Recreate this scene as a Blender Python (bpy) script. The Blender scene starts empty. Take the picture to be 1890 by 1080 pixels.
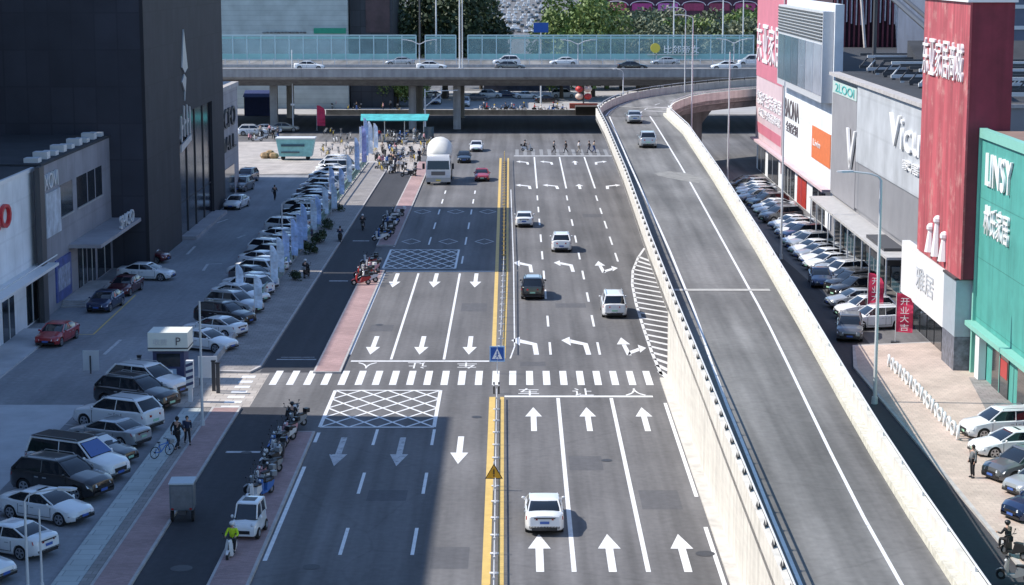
import bpy, bmesh, math, random
from math import sin, cos, tan, atan, radians as R, pi
from mathutils import Vector, Matrix
random.seed(7)
# ------------------------------------------------------------------ camera, world, sun, exposure
F = 3700.0; HC = 26.7; PITCH = atan(609.0 / F); VX = 955.0
scene = bpy.context.scene
C = bpy.data.collections.new("street"); scene.collection.children.link(C)
cam_d = bpy.data.cameras.new("camera"); cam = bpy.data.objects.new("camera", cam_d); scene.collection.objects.link(cam)
cam_d.sensor_width = 36; cam_d.lens = 36 * F / 1890.0
cam_d.clip_start = 1; cam_d.clip_end = 6000
cam.location = (0, 0, HC)
cam.rotation_euler = (pi / 2 - PITCH, 0, atan(10 / F))
scene.camera = cam
SUN_EL = 46.0
w = bpy.data.worlds.new("World"); scene.world = w; w.use_nodes = True
nt = w.node_tree; bg = nt.nodes['Background']; sky = nt.nodes.new('ShaderNodeTexSky')
sky.sky_type = 'NISHITA'; sky.sun_disc = False; sky.sun_elevation = R(SUN_EL)
LD = Vector((cos(R(SUN_EL)), -0.05, -sin(R(SUN_EL)))).normalized()      # direction the light travels
sky.sun_rotation = math.atan2(-LD.x, -LD.y)
sky.air_density = 1.0; sky.dust_density = 0.2; sky.ozone_density = 4.5
nt.links.new(sky.outputs[0], bg.inputs[0]); bg.inputs[1].default_value = 0.142
sd = bpy.data.lights.new("sun", 'SUN'); sd.energy = 3.75; sd.angle = R(0.5); sd.color = (1.0, .94, .85)
so = bpy.data.objects.new("sun", sd); scene.collection.objects.link(so)
so.rotation_euler = LD.to_track_quat('-Z', 'Y').to_euler()
scene.view_settings.view_transform = 'Standard'; scene.view_settings.look = 'None'
scene.view_settings.exposure = 0.68; scene.view_settings.gamma = 1
scene.cycles.max_bounces = 6; scene.cycles.use_denoising = True

# ------------------------------------------------------------------ measuring helpers: where a thing of the photo stands on the ground
def Yr(row, z=0.0): return (HC - z) / tan(PITCH + atan((row - 540.0) / F))
def rowof(Y, z=0.0): return 540 + F * tan(math.atan2(HC - z, Y) - PITCH)
def S(row, z=0.0):
    Y = Yr(row, z); return F / (Y * cos(PITCH) + (HC - z) * sin(PITCH))
def Xp(px, row, z=0.0): return (px - VX) / S(row, z)
def G(px, row, z=0.0): return Vector((Xp(px, row, z), Yr(row, z), z))
def Zp(Y, row): return HC - Y * tan(PITCH + atan((row - 540.0) / F))
def YatX(px, X):                                     # ground distance at which X shows at px
    lo, hi = 60.0, 900.0
    for _ in range(50):
        m = (lo + hi) / 2
        v = VX + X * F / (m * cos(PITCH) + HC * sin(PITCH))
        if (v > px) == (X > 0): lo = m
        else: hi = m
    return (lo + hi) / 2
def interp(x, xs, ys):
    if xs[0] > xs[-1]: xs = xs[::-1]; ys = ys[::-1]
    if x <= xs[0]: i = 0
    elif x >= xs[-1]: i = len(xs) - 2
    else: i = max(k for k in range(len(xs) - 1) if xs[k] <= x)
    t = (x - xs[i]) / (xs[i + 1] - xs[i]); return ys[i] + t * (ys[i + 1] - ys[i])

# ------------------------------------------------------------------ materials
def mat(name, col, rough=.7, metal=0.0, var=.15, scale=2.0, bump=0.0, stretch=(1, 1, 1), emit=None, spec=.5, wear=None, coat=0, alpha=1, trans=0, drip=0, joint=None):
    m = bpy.data.materials.new(name); m.use_nodes = True; n = m.node_tree.nodes; l = m.node_tree.links
    b = n['Principled BSDF']; b.inputs['Roughness'].default_value = rough; b.inputs['Metallic'].default_value = metal
    b.inputs['Specular IOR Level'].default_value = spec; b.inputs['Coat Weight'].default_value = coat
    b.inputs['Transmission Weight'].default_value = trans; b.inputs['Alpha'].default_value = alpha
    c4 = (*col, 1)
    if emit:
        b.inputs['Emission Color'].default_value = c4; b.inputs['Emission Strength'].default_value = emit
    if var or wear or bump:
        tc = n.new('ShaderNodeTexCoord'); mp = n.new('ShaderNodeMapping'); mp.inputs['Scale'].default_value = stretch
        l.new(tc.outputs['Object'], mp.inputs[0])
        nz = n.new('ShaderNodeTexNoise'); nz.inputs['Scale'].default_value = scale; nz.inputs['Detail'].default_value = 7
        nz.inputs['Roughness'].default_value = .65
        l.new(mp.outputs[0], nz.inputs[0])
        rp = n.new('ShaderNodeMapRange'); rp.inputs[1].default_value = .3; rp.inputs[2].default_value = .7
        rp.inputs[3].default_value = 1 - var; rp.inputs[4].default_value = 1 + var
        l.new(nz.outputs[0], rp.inputs[0])
        mx = n.new('ShaderNodeMix'); mx.data_type = 'RGBA'; mx.blend_type = 'MULTIPLY'; mx.inputs[0].default_value = 1
        mx.inputs[6].default_value = c4; l.new(rp.outputs[0], mx.inputs[7]); out = mx.outputs[2]
        if wear:
            n2 = n.new('ShaderNodeTexNoise'); n2.inputs['Scale'].default_value = wear[1]; n2.inputs['Detail'].default_value = 9
            n2.inputs['Roughness'].default_value = .75
            l.new(tc.outputs['Object'], n2.inputs[0])
            r2 = n.new('ShaderNodeMapRange'); r2.inputs[1].default_value = wear[2]; r2.inputs[2].default_value = wear[2] + .12
            l.new(n2.outputs[0], r2.inputs[0])
            m2 = n.new('ShaderNodeMix'); m2.data_type = 'RGBA'; l.new(r2.outputs[0], m2.inputs[0]); l.new(out, m2.inputs[6])
            m2.inputs[7].default_value = (*wear[0], 1); out = m2.outputs[2]
        if drip:
            m3 = n.new('ShaderNodeMapping'); m3.inputs['Scale'].default_value = (1.6, 1.6, .09); l.new(tc.outputs['Object'], m3.inputs[0])
            n3 = n.new('ShaderNodeTexNoise'); n3.inputs['Scale'].default_value = 1.0; n3.inputs['Detail'].default_value = 6; l.new(m3.outputs[0], n3.inputs[0])
            r3 = n.new('ShaderNodeMapRange'); r3.inputs[1].default_value = .42; r3.inputs[2].default_value = .72; r3.inputs[3].default_value = 1; r3.inputs[4].default_value = 1 - drip; l.new(n3.outputs[0], r3.inputs[0])
            x3 = n.new('ShaderNodeMix'); x3.data_type = 'RGBA'; x3.blend_type = 'MULTIPLY'; x3.inputs[0].default_value = 1; l.new(out, x3.inputs[6]); l.new(r3.outputs[0], x3.inputs[7]); out = x3.outputs[2]
        if joint:
            sx_ = n.new('ShaderNodeSeparateXYZ'); l.new(tc.outputs['Object'], sx_.inputs[0]); prev = None
            for ax, per in joint:
                d_ = n.new('ShaderNodeMath'); d_.operation = 'DIVIDE'; l.new(sx_.outputs['XYZ'.index(ax)], d_.inputs[0]); d_.inputs[1].default_value = per
                f_ = n.new('ShaderNodeMath'); f_.operation = 'FRACT'; l.new(d_.outputs[0], f_.inputs[0])
                g_ = n.new('ShaderNodeMath'); g_.operation = 'GREATER_THAN'; l.new(f_.outputs[0], g_.inputs[0]); g_.inputs[1].default_value = .05 / per
                h_ = n.new('ShaderNodeMapRange'); h_.inputs[3].default_value = .62; h_.inputs[4].default_value = 1; l.new(g_.outputs[0], h_.inputs[0])
                x4 = n.new('ShaderNodeMix'); x4.data_type = 'RGBA'; x4.blend_type = 'MULTIPLY'; x4.inputs[0].default_value = 1; l.new(out, x4.inputs[6]); l.new(h_.outputs[0], x4.inputs[7]); out = x4.outputs[2]
        l.new(out, b.inputs['Base Color'])
        if bump:
            bp = n.new('ShaderNodeBump'); bp.inputs['Strength'].default_value = bump; bp.inputs['Distance'].default_value = .05
            l.new(nz.outputs[0], bp.inputs['Height']); l.new(bp.outputs[0], b.inputs['Normal'])
    else: b.inputs['Base Color'].default_value = c4
    return m

def asphalt(name, col, streak=.26, blot=.18):
    m = bpy.data.materials.new(name); m.use_nodes = True; n = m.node_tree.nodes; l = m.node_tree.links
    b = n['Principled BSDF']; b.inputs['Roughness'].default_value = .85; b.inputs['Specular IOR Level'].default_value = .3
    tc = n.new('ShaderNodeTexCoord'); prev = None
    for st, sc, amt, det in (((1, .02, 1), .9, streak, 3), ((1, .55, 1), .16, blot, 6), ((1, 1, 1), 2.6, .10, 8), ((1, .06, 1), 4.0, .05, 4)):
        mp = n.new('ShaderNodeMapping'); mp.inputs['Scale'].default_value = st; l.new(tc.outputs['Object'], mp.inputs[0])
        nz = n.new('ShaderNodeTexNoise'); nz.inputs['Scale'].default_value = sc; nz.inputs['Detail'].default_value = det; l.new(mp.outputs[0], nz.inputs[0])
        rp = n.new('ShaderNodeMapRange'); rp.inputs[1].default_value = .3; rp.inputs[2].default_value = .7
        rp.inputs[3].default_value = 1 - amt; rp.inputs[4].default_value = 1 + amt; l.new(nz.outputs[0], rp.inputs[0])
        if prev is None: prev = rp.outputs[0]
        else:
            mu = n.new('ShaderNodeMath'); mu.operation = 'MULTIPLY'; l.new(prev, mu.inputs[0]); l.new(rp.outputs[0], mu.inputs[1]); prev = mu.outputs[0]
    # thin repair seams
    vo = n.new('ShaderNodeTexVoronoi'); vo.feature = 'DISTANCE_TO_EDGE'; vo.inputs['Scale'].default_value = .07
    nz = n.new('ShaderNodeTexNoise'); nz.inputs['Scale'].default_value = .5
    ad = n.new('ShaderNodeMix'); ad.data_type = 'RGBA'; ad.inputs[0].default_value = .35
    l.new(tc.outputs['Object'], nz.inputs[0]); l.new(tc.outputs['Object'], ad.inputs[6]); l.new(nz.outputs[1], ad.inputs[7]); l.new(ad.outputs[2], vo.inputs[0])
    cr = n.new('ShaderNodeMapRange'); cr.inputs[1].default_value = .0; cr.inputs[2].default_value = .004; cr.inputs[3].default_value = .88; cr.inputs[4].default_value = 1
    l.new(vo.outputs[0], cr.inputs[0])
    mu = n.new('ShaderNodeMath'); mu.operation = 'MULTIPLY'; l.new(prev, mu.inputs[0]); l.new(cr.outputs[0], mu.inputs[1])
    mx = n.new('ShaderNodeMix'); mx.data_type = 'RGBA'; mx.blend_type = 'MULTIPLY'; mx.inputs[0].default_value = 1
    mx.inputs[6].default_value = (*col, 1); l.new(mu.outputs[0], mx.inputs[7]); l.new(mx.outputs[2], b.inputs['Base Color'])
    bp = n.new('ShaderNodeBump'); bp.inputs['Strength'].default_value = .25; bp.inputs['Distance'].default_value = .02
    n3 = n.new('ShaderNodeTexNoise'); n3.inputs['Scale'].default_value = 40; l.new(tc.outputs['Object'], n3.inputs[0]); l.new(n3.outputs[0], bp.inputs['Height'])
    l.new(bp.outputs[0], b.inputs['Normal'])
    return m

def tiles(name, col, mortar, sx, sy, var=.12, rough=.8, axes='XY', bump=.15):
    m = bpy.data.materials.new(name); m.use_nodes = True; n = m.node_tree.nodes; l = m.node_tree.links
    b = n['Principled BSDF']; b.inputs['Roughness'].default_value = rough
    tc = n.new('ShaderNodeTexCoord'); sp = n.new('ShaderNodeSeparateXYZ'); cb = n.new('ShaderNodeCombineXYZ'); l.new(tc.outputs['Object'], sp.inputs[0])
    l.new(sp.outputs['XYZ'.index(axes[0])], cb.inputs[0]); l.new(sp.outputs['XYZ'.index(axes[1])], cb.inputs[1])
    br = n.new('ShaderNodeTexBrick'); br.inputs['Scale'].default_value = 1; br.inputs['Brick Width'].default_value = sx; br.inputs['Row Height'].default_value = sy
    br.inputs['Mortar Size'].default_value = min(sx, sy) * .035; br.offset = 0 if axes != 'XY' else .5
    br.inputs['Color1'].default_value = (*[c * (1 + var) for c in col], 1); br.inputs['Color2'].default_value = (*[c * (1 - var) for c in col], 1); br.inputs['Mortar'].default_value = (*mortar, 1)
    l.new(cb.outputs[0], br.inputs[0])
    nz = n.new('ShaderNodeTexNoise'); nz.inputs['Scale'].default_value = .35; nz.inputs['Detail'].default_value = 8; l.new(tc.outputs['Object'], nz.inputs[0])
    rp = n.new('ShaderNodeMapRange'); rp.inputs[1].default_value = .3; rp.inputs[2].default_value = .7; rp.inputs[3].default_value = .82; rp.inputs[4].default_value = 1.15; l.new(nz.outputs[0], rp.inputs[0])
    mx = n.new('ShaderNodeMix'); mx.data_type = 'RGBA'; mx.blend_type = 'MULTIPLY'; mx.inputs[0].default_value = 1
    l.new(br.outputs[0], mx.inputs[6]); l.new(rp.outputs[0], mx.inputs[7]); l.new(mx.outputs[2], b.inputs['Base Color'])
    return m

M = {}
M['asphalt'] = asphalt('asphalt', (.136, .133, .135))
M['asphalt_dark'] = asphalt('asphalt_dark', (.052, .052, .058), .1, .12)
M['asphalt_ramp'] = asphalt('asphalt_ramp', (.165, .162, .157), .3, .28)
M['lot'] = asphalt('lot_asphalt', (.25, .255, .27), .08, .2)
M['lot_light'] = mat('lot_concrete', (.47, .48, .5), .85, var=.14, scale=.5, bump=.1)
M['plaza'] = tiles('plaza_paving', (.42, .38, .345), (.28, .25, .23), .8, .8)
M['paver_red'] = tiles('red_pavers', (.36, .235, .225), (.24, .18, .17), .3, .15)
M['paver_pink'] = tiles('pink_pavers', (.50, .405, .345), (.38, .31, .27), .4, .4, .07)
M['paver_grey'] = tiles('grey_pavers', (.27, .25, .24), (.17, .16, .15), .5, .5)
M['paver_pale'] = tiles('pale_paving', (.43, .47, .46), (.28, .31, .31), 1.6, .8, .06)
M['kerb'] = mat('kerb_stone', (.42, .40, .39), .85, var=.2, scale=1.3)
M['white_line'] = mat('white_paint', (.74, .74, .74), .6, var=.1, scale=2, wear=((.3, .3, .31), 3.0, .57))
M['worn_line'] = mat('worn_paint', (.5, .5, .51), .7, var=.15, scale=2, wear=((.14, .14, .15), 3, .52))
M['yellow_line'] = mat('yellow_paint', (.62, .43, .13), .6, var=.12, scale=1.5, wear=((.35, .3, .2), 3, .60))
M['concrete'] = mat('concrete', (.36, .35, .345), .85, drip=.3, var=.2, scale=.5, bump=.15, wear=((.22, .21, .2), .6, .60))
M['parapet'] = mat('parapet_concrete', (.66, .63, .57), .85, var=.1, scale=1.1, bump=.2, wear=((.46, .42, .36), 1.1, .6), stretch=(1, .4, 2.5), drip=.2, joint=[('Y', 8.0)])
M['parapet_dusty'] = mat('parapet_rough', (.56, .54, .46), .95, var=.25, scale=3, bump=.35, wear=((.36, .33, .27), 2.5, .58))
M['white'] = mat('white_metal', (.72, .72, .73), .45, var=.05)
M['fence_white'] = mat('fence_white', (.62, .62, .63), .5, var=.12, scale=3)
M['black'] = mat('black_plastic', (.015, .015, .018), .5, var=0)
M['rubber'] = mat('rubber', (.018, .018, .019), .85, var=.1)
M['glass'] = mat('car_glass', (.012, .016, .022), .06, var=0, spec=.7)
M['glass_blue'] = mat('blue_glass', (.05, .1, .13), .08, var=.15, scale=.3, spec=.8)
M['glass_dark'] = mat('dark_glass', (.02, .025, .03), .1, var=.3, scale=.6, spec=.8)
M['rim'] = mat('alloy', (.45, .46, .48), .3, .8, var=0)
M['lamp_glass'] = mat('headlamp', (.7, .73, .76), .15, var=0, spec=.8)
M['tail_red'] = mat('tail_lamp', (.35, .01, .012), .2, var=0)
M['plate'] = mat('number_plate', (.05, .12, .4), .4, var=0)
M['plate_green'] = mat('number_plate_green', (.35, .62, .45), .4, var=0)
for k, c in dict(white=(.76, .77, .78), silver=(.42, .44, .46), grey=(.14, .145, .155), black=(.012, .012, .014), darkblue=(.015, .03, .085), red=(.33, .015, .02),
                 maroon=(.09, .012, .018), brown=(.08, .05, .035), champagne=(.4, .36, .3), blue=(.04, .1, .3)).items():
    M['car_' + k] = mat('car_' + k, c, .28, .0 if k in ('white', 'red', 'black') else .35, var=0, coat=.8)
M['skin'] = mat('skin', (.5, .3, .22), .6, var=0)
M['hair'] = mat('hair', (.012, .01, .009), .6, var=0)
M['shoe'] = mat('shoe', (.04, .04, .045), .6, var=0)
CL = dict(black=(.02, .02, .024), white=(.7, .7, .7), blue=(.04, .1, .3), grey=(.18, .19, .2), yellow=(.55, .75, .03), red=(.45, .03, .04), navy=(.02, .03, .07), beige=(.45, .38, .3), pink=(.6, .3, .33), green=(.05, .2, .1))
for k, c in CL.items(): M['cloth_' + k] = mat('cloth_' + k, c, .9, var=.1, scale=8)
for k, c in dict(white=(.68, .68, .68), black=(.02, .02, .022), red=(.4, .03, .03), blue=(.05, .16, .45), yellow=(.7, .5, .06), teal=(.1, .4, .38), orange=(.6, .2, .04), grey=(.25, .26, .27), pink=(.6, .3, .33)).items():
    M['sc_' + k] = mat('plastic_' + k, c, .4, var=0)
M['pole'] = mat('galvanised', (.6, .61, .62), .5, 0, var=.06, scale=1)
M['pole_dark'] = mat('pole_dark', (.06, .06, .065), .5, var=0)
M['trunk'] = mat('bark', (.09, .07, .05), .95, var=.3, scale=4)

# ------------------------------------------------------------------ mesh building
class MB:
    def __init__(s): s.v = []; s.f = []
    def add(s, vs, fs):
        o = len(s.v); s.v += [tuple(v) for v in vs]; s.f += [tuple(i + o for i in f) for f in fs]; return s
    def box(s, x0, x1, y0, y1, z0, z1, mt=None):
        vs = [Vector((x, y, z)) for z in (z0, z1) for x, y in ((x0, y0), (x1, y0), (x1, y1), (x0, y1))]
        if mt: vs = [mt @ v for v in vs]
        return s.add(vs, [(3, 2, 1, 0), (4, 5, 6, 7), (0, 1, 5, 4), (1, 2, 6, 5), (2, 3, 7, 6), (3, 0, 4, 7)])
    def tube(s, p0, p1, r0, r1=None, n=8):
        p0 = Vector(p0); p1 = Vector(p1); r1 = r0 if r1 is None else r1
        q = (p1 - p0).to_track_quat('Z', 'Y'); vs = []
        for p, r in ((p0, r0), (p1, r1)):
            for i in range(n):
                a = 2 * pi * i / n; vs.append(p + q @ Vector((r * cos(a), r * sin(a), 0)))
        return s.add(vs, [(i, (i + 1) % n, n + (i + 1) % n, n + i) for i in range(n)] + [tuple(range(n))[::-1], tuple(range(n, 2 * n))])
    def path(s, pts, r, n=6):
        for a, b in zip(pts, pts[1:]): s.tube(a, b, r, r, n)
        return s
    def prism(s, poly, z0, z1):
        n = len(poly)
        return s.add([(x, y, z0) for x, y in poly] + [(x, y, z1) for x, y in poly],
                     [tuple(range(n))[::-1], tuple(range(n, 2 * n))] + [(i, (i + 1) % n, n + (i + 1) % n, n + i) for i in range(n)])
    def sheet(s, poly, z): return s.add([(x, y, z) for x, y in poly], [tuple(range(len(poly)))])
    def loft(s, rings, close=True, caps=True):
        n = len(rings[0]); vs = [p for r in rings for p in r]; fs = []
        for k in range(len(rings) - 1):
            for i in range(n if close else n - 1):
                j = (i + 1) % n; fs.append((k * n + i, k * n + j, (k + 1) * n + j, (k + 1) * n + i))
        if caps: fs += [tuple(range(n))[::-1], tuple((len(rings) - 1) * n + i for i in range(n))]
        return s.add(vs, fs)
    def ball(s, c, r, nu=8, nv=6, sq=(1, 1, 1)):
        c = Vector(c); rings = []
        for k in range(nv + 1):
            t = -pi / 2 + pi * k / nv; t = max(-1.5, min(1.5, t))
            rings.append([c + Vector((r * sq[0] * cos(t) * cos(2 * pi * i / nu), r * sq[1] * cos(t) * sin(2 * pi * i / nu), r * sq[2] * sin(t))) for i in range(nu)])
        return s.loft(rings)
    def build(s, name, m, parent=None, smooth=None, kind=None, label=None, fix=True):
        me = bpy.data.meshes.new(name); me.from_pydata(s.v, [], s.f)
        if fix:
            bm = bmesh.new(); bm.from_mesh(me); bmesh.ops.recalc_face_normals(bm, faces=bm.faces); bm.to_mesh(me); bm.free()
        if smooth:
            me.polygons.foreach_set('use_smooth', [True] * len(me.polygons)); me.set_sharp_from_angle(angle=R(smooth))
        me.materials.append(M[m] if isinstance(m, str) else m)
        o = bpy.data.objects.new(name, me); C.objects.link(o)
        if parent: o.parent = parent
        if kind: o['kind'] = kind
        if label: o['label'] = label
        return o
def tag(o, label, cat, group=None, kind=None):
    o['label'] = label; o['category'] = cat
    if group: o['group'] = group
    if kind: o['kind'] = kind
    return o
def thing(name, label, cat, loc=(0, 0, 0), rz=0, group=None):
    o = bpy.data.objects.new(name, None); C.objects.link(o); o.location = loc; o.rotation_euler = (0, 0, rz); o.empty_display_size = .2
    return tag(o, label, cat, group)
KIDS = {}
def kids(o):
    if o.name not in KIDS: KIDS[o.name] = [c for c in C.objects if c.parent == o]
    return KIDS[o.name]
def dup(o, loc, rz, label, group=None, mats=None, skip=(), sc=None):
    def rec(src, par):
        c = src.copy(); C.objects.link(c); c.parent = par
        st = src.name.split('.')[0]
        if mats and st in mats and c.type == 'MESH':
            c.material_slots[0].link = 'OBJECT'; c.material_slots[0].material = M[mats[st]]
        for k in kids(src):
            if k.name.split('.')[0] not in skip: rec(k, c)
        return c
    r = rec(o, None); r.location = loc; r.rotation_euler = (0, 0, rz)
    if sc: r.scale = (sc, sc, sc)
    r['label'] = label
    if group: r['group'] = group
    elif 'group' in r: del r['group']
    return r
def struct(name, mb, m, smooth=None): o = mb.build(name, m, smooth=smooth, fix=True); o['kind'] = 'structure'; return o
ORD = 'first second third fourth fifth sixth seventh eighth ninth tenth eleventh twelfth thirteenth fourteenth fifteenth sixteenth seventeenth eighteenth nineteenth twentieth'.split()
def ordn(i):
    if i < 20: return ORD[i]
    t, u = divmod(i + 1, 10); b = {2: 'twenty', 3: 'thirty', 4: 'forty', 5: 'fifty', 6: 'sixty'}[t]
    return (b[:-1] + 'ieth') if u == 0 else b + '-' + ORD[u - 1]
def text(s_, name, m, parent, origin, u, W_, H_, ext=.06, up=(0, 0, 1), label=None):
    """lettering W_ wide and H_ high, its lower left corner at origin, running along u"""
    cu = bpy.data.curves.new(name, 'FONT'); cu.body = s_; cu.extrude = .05; cu.resolution_u = 3
    to = bpy.data.objects.new(name, cu); C.objects.link(to); bpy.context.view_layer.update()
    me = bpy.data.meshes.new_from_object(to.evaluated_get(bpy.context.evaluated_depsgraph_get())); bpy.data.objects.remove(to)
    if not me.vertices: return None
    xs = [v.co.x for v in me.vertices]; ys = [v.co.y for v in me.vertices]; x0, x1, y0, y1 = min(xs), max(xs), min(ys), max(ys)
    u = Vector(u).normalized(); up = Vector(up); n = u.cross(up)
    for v in me.vertices:
        a = (v.co.x - x0) / max(1e-6, x1 - x0) * W_; b = (v.co.y - y0) / max(1e-6, y1 - y0) * H_; d = v.co.z / .05 * ext / 2 + ext / 2
        v.co = Vector(origin) + u * a + up * b + n * d
    me.materials.clear(); me.materials.append(M[m] if isinstance(m, str) else m)
    o = bpy.data.objects.new(name, me); C.objects.link(o)
    if parent: o.parent = parent
    return o

# ================================================================== GROUND
Z1, Z2, Z3, Z4 = .004, .008, .012, .016
g = MB().sheet([(-1500, -200), (1500, -200), (1500, 5000), (-1500, 5000)], 0); struct('ground', g, 'asphalt')
def yrect(mb, x0, x1, r_far, r_near, z): mb.sheet([(x0, Yr(r_near)), (x1, Yr(r_near)), (x1, Yr(r_far)), (x0, Yr(r_far))], z)
def raised(name, polys, m, h=.14):
    mb = MB()
    for p in polys: mb.prism(p, -.02, h)
    return struct(name, mb, m)
def rp(x0, x1, r_far, r_near): return [(x0, Yr(r_near)), (x1, Yr(r_near)), (x1, Yr(r_far)), (x0, Yr(r_far))]
Y_N = 60.0
def rpn(x0, x1, r_far): return [(x0, Y_N), (x1, Y_N), (x1, Yr(r_far)), (x0, Yr(r_far))]
# cycle lane and parking lot surfaces
b = MB(); b.sheet([(-16.8, Y_N), (-13.4, Y_N), (-13.4, Yr(752)), (-16.8, Yr(752))], Z1); b.sheet(rp(-17.0, -13.4, 318, 688), Z1); struct('cycle_lane_road', b, 'asphalt_dark')
b = MB(); b.sheet([(-70, Y_N), (-20.2, Y_N), (-20.2, Yr(324)), (-70, Yr(324))], Z1); struct('parking_lot_ground', b, 'lot')
b = MB(); b.sheet([(-70, Y_N), (-26.5, Y_N), (-26.5, Yr(748)), (-70, Yr(748))], Z2); struct('parking_lot_concrete_ground', b, 'lot_light')
b = MB(); b.sheet([(-34, Yr(322)), (-13.5, Yr(318)), (-13.3, Yr(262)), (-60, Yr(262)), (-60, Yr(322))], Z2); struct('plaza_ground', b, 'plaza')
b = MB(); b.sheet([(-22.5, Yr(752)), (-16.3, Yr(752)), (-16.3, Yr(690)), (-20.2, Yr(690)), (-22.5, Yr(706))], Z2); struct('entrance_pavement_ground', b, 'plaza')
b = MB(); b.sheet([(-55, Yr(211)), (60, Yr(211)), (60, Yr(168)), (-55, Yr(168))], Z1)
struct('cross_street_ground', b, mat('pale_road', (.36, .35, .345), .85, var=.15, scale=.15))
b = MB(); b.sheet([(-14, Yr(66)), (14, Yr(66)), (22, 2400), (-22, 2400)], Z1); struct('distant_road', b, 'asphalt')
# separator strips with kerbs
segs = [(Y_N, Yr(800)), (Yr(690), Yr(500)), (Yr(455), Yr(300))]
raised('separator_kerb', [[(-13.45, a), (-11.62, a), (-11.62, b_), (-13.45, b_)] for a, b_ in segs], 'kerb', .13)
raised('separator_pavement', [[(-13.32, a + .15), (-11.76, a + .15), (-11.76, b_ - .15), (-13.32, b_ - .15)] for a, b_ in segs], 'paver_red', .137)
raised('sidewalk_kerb', [rpn(-18.5, -16.72, 755), [(-20.3, Yr(688)), (-17.6, Yr(690)), (-17.1, Yr(680)), (-17.0, Yr(300)), (-20.3, Yr(300))]], 'kerb', .13)
raised('sidewalk_pavement', [rpn(-18.34, -16.86, 757)], 'paver_red', .137)
raised('sidewalk_grey_pavement', [rpn(-19.0, -18.52, 757)], 'paver_grey', .13)
raised('sidewalk_grey_strip_pavement', [[(-20.15, Yr(686)), (-17.65, Yr(687)), (-17.25, Yr(678)), (-17.15, Yr(302)), (-20.15, Yr(302))]], 'paver_grey', .137)
raised('pale_pavement', [rpn(-20.2, -19.02, 757)], 'paver_pale', .12)
# left building apron
raised('building_pavement', [[(-60, Y_N), (-33.6, Y_N), (-33.6, Yr(610)), (-60, Yr(610))]], 'lot_light', .14)
# right side
raised('right_sidewalk_kerb', [[(22.4, Y_N), (60, Y_N), (60, Yr(600)), (23.6, Yr(640)), (22.4, Yr(680))]], 'kerb', .13)
raised('right_sidewalk_pavement', [[(22.62, Y_N), (60, Y_N), (60, Yr(600)), (23.7, Yr(642)), (22.62, Yr(682))]], 'paver_pink', .137)
b = MB(); b.sheet([(27.2, Yr(1000)), (60, Yr(1000)), (60, Yr(700)), (29.3, Yr(700)), (28.2, Yr(760))], .142); struct('shop_apron_pavement', b, 'paver_grey')
b = MB(); b.sheet([(-60, Yr(245)), (60, Yr(245)), (60, Yr(213)), (-60, Yr(213))], Z2); struct('under_flyover_shade_road', b, asphalt('asphalt_shade', (.06, .06, .065)))  # flyover shade put into the asphalt colour along its shadow band
b = MB(); b.sheet([(14, Y_N), (22.4, Y_N), (22.4, Yr(684)), (25, Yr(640)), (25.2, Yr(560)), (22, Yr(340)), (14, Yr(340))], Z1); struct('side_road', b, 'asphalt_dark')
raised('wall_foot_kerb', [[(9.25, Y_N), (10.0, Y_N), (10.0, Yr(700)), (9.25, Yr(700))]], mat('dusty_kerb', (.52, .5, .46), .9, var=.2, scale=1, wear=((.2, .18, .17), .8, .63)), .12)

# ------------------------------------------------------------------ markings
mk = MB(); wk = MB(); yl = MB()
def vline(mb, x, r_far, r_near, w_=.15, z=Z3, x2=None):
    x2 = x if x2 is None else x2; a, b_ = Yr(r_near), Yr(r_far)
    mb.sheet([(x - w_ / 2, a), (x + w_ / 2, a), (x2 + w_ / 2, b_), (x2 - w_ / 2, b_)], z)
def hline(mb, x0, x1, row, d=.3, z=Z3): y = Yr(row); mb.sheet([(x0, y - d / 2), (x1, y - d / 2), (x1, y + d / 2), (x0, y + d / 2)], z)
def seg(mb, p, q, w_=.18, z=Z3):
    p = Vector((*p, 0)); q = Vector((*q, 0)); n_ = (q - p).normalized().cross(Vector((0, 0, 1))) * w_ / 2
    mb.sheet([tuple((p - n_).xy), tuple((p + n_).xy), tuple((q + n_).xy), tuple((q - n_).xy)], z)
# left carriageway
for x in (-8.1, -4.8):
    for a, b_ in ((793, 822), (873, 912), (975, 1025)): vline(mk, x, a, b_, .17)
vline(mk, -11.42, 862, 1036, .2); vline(mk, -11.42, 799, 817, .2); vline(mk, -11.42, 1100, 1300, .2)
for x in (-8.6, -5.0): vline(mk, x, 505, 664, .18)
for x0 in (-8.5, -5.0):
    for a, b_ in ((352, 358), (368, 376), (387, 396), (411, 423), (438, 452), (473, 487)):
        if not (x0 < -8 and a > 460): vline(mk, x0, a, b_, .16)
vline(mk, -11.55, 505, 655, .16); vline(mk, -11.75, 370, 456, .16); vline(mk, -11.8, 320, 366, .16)
hline(mk, -11.3, -1.9, 667, .4); hline(mk, -11.5, -1.9, 501, .3)
def hatch(x0, x1, rf, rn, nx, ny, w_=.2):
    y0, y1 = Yr(rn), Yr(rf)
    for p, q in (((x0, y0), (x1, y0)), ((x0, y1), (x1, y1)), ((x0, y0), (x0, y1)), ((x1, y0), (x1, y1))): seg(mk, p, q, w_ * 1.3, Z3 + .003)
    dx = (x1 - x0) / nx; dy = (y1 - y0) / ny
    for sgn in (1, -1):
        for k in range(-ny, nx + ny):
            pts = []
            for t in range(0, ny * 8 + 1):
                v = t / 8; u = (k + v) if sgn > 0 else (k + ny - v)
                if -1e-6 <= u <= nx + 1e-6: pts.append((x0 + u * dx, y0 + v * dy))
            if len(pts) > 1: seg(mk, pts[0], pts[-1], w_, Z3 + (.0005 if sgn > 0 else .0015))
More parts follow.
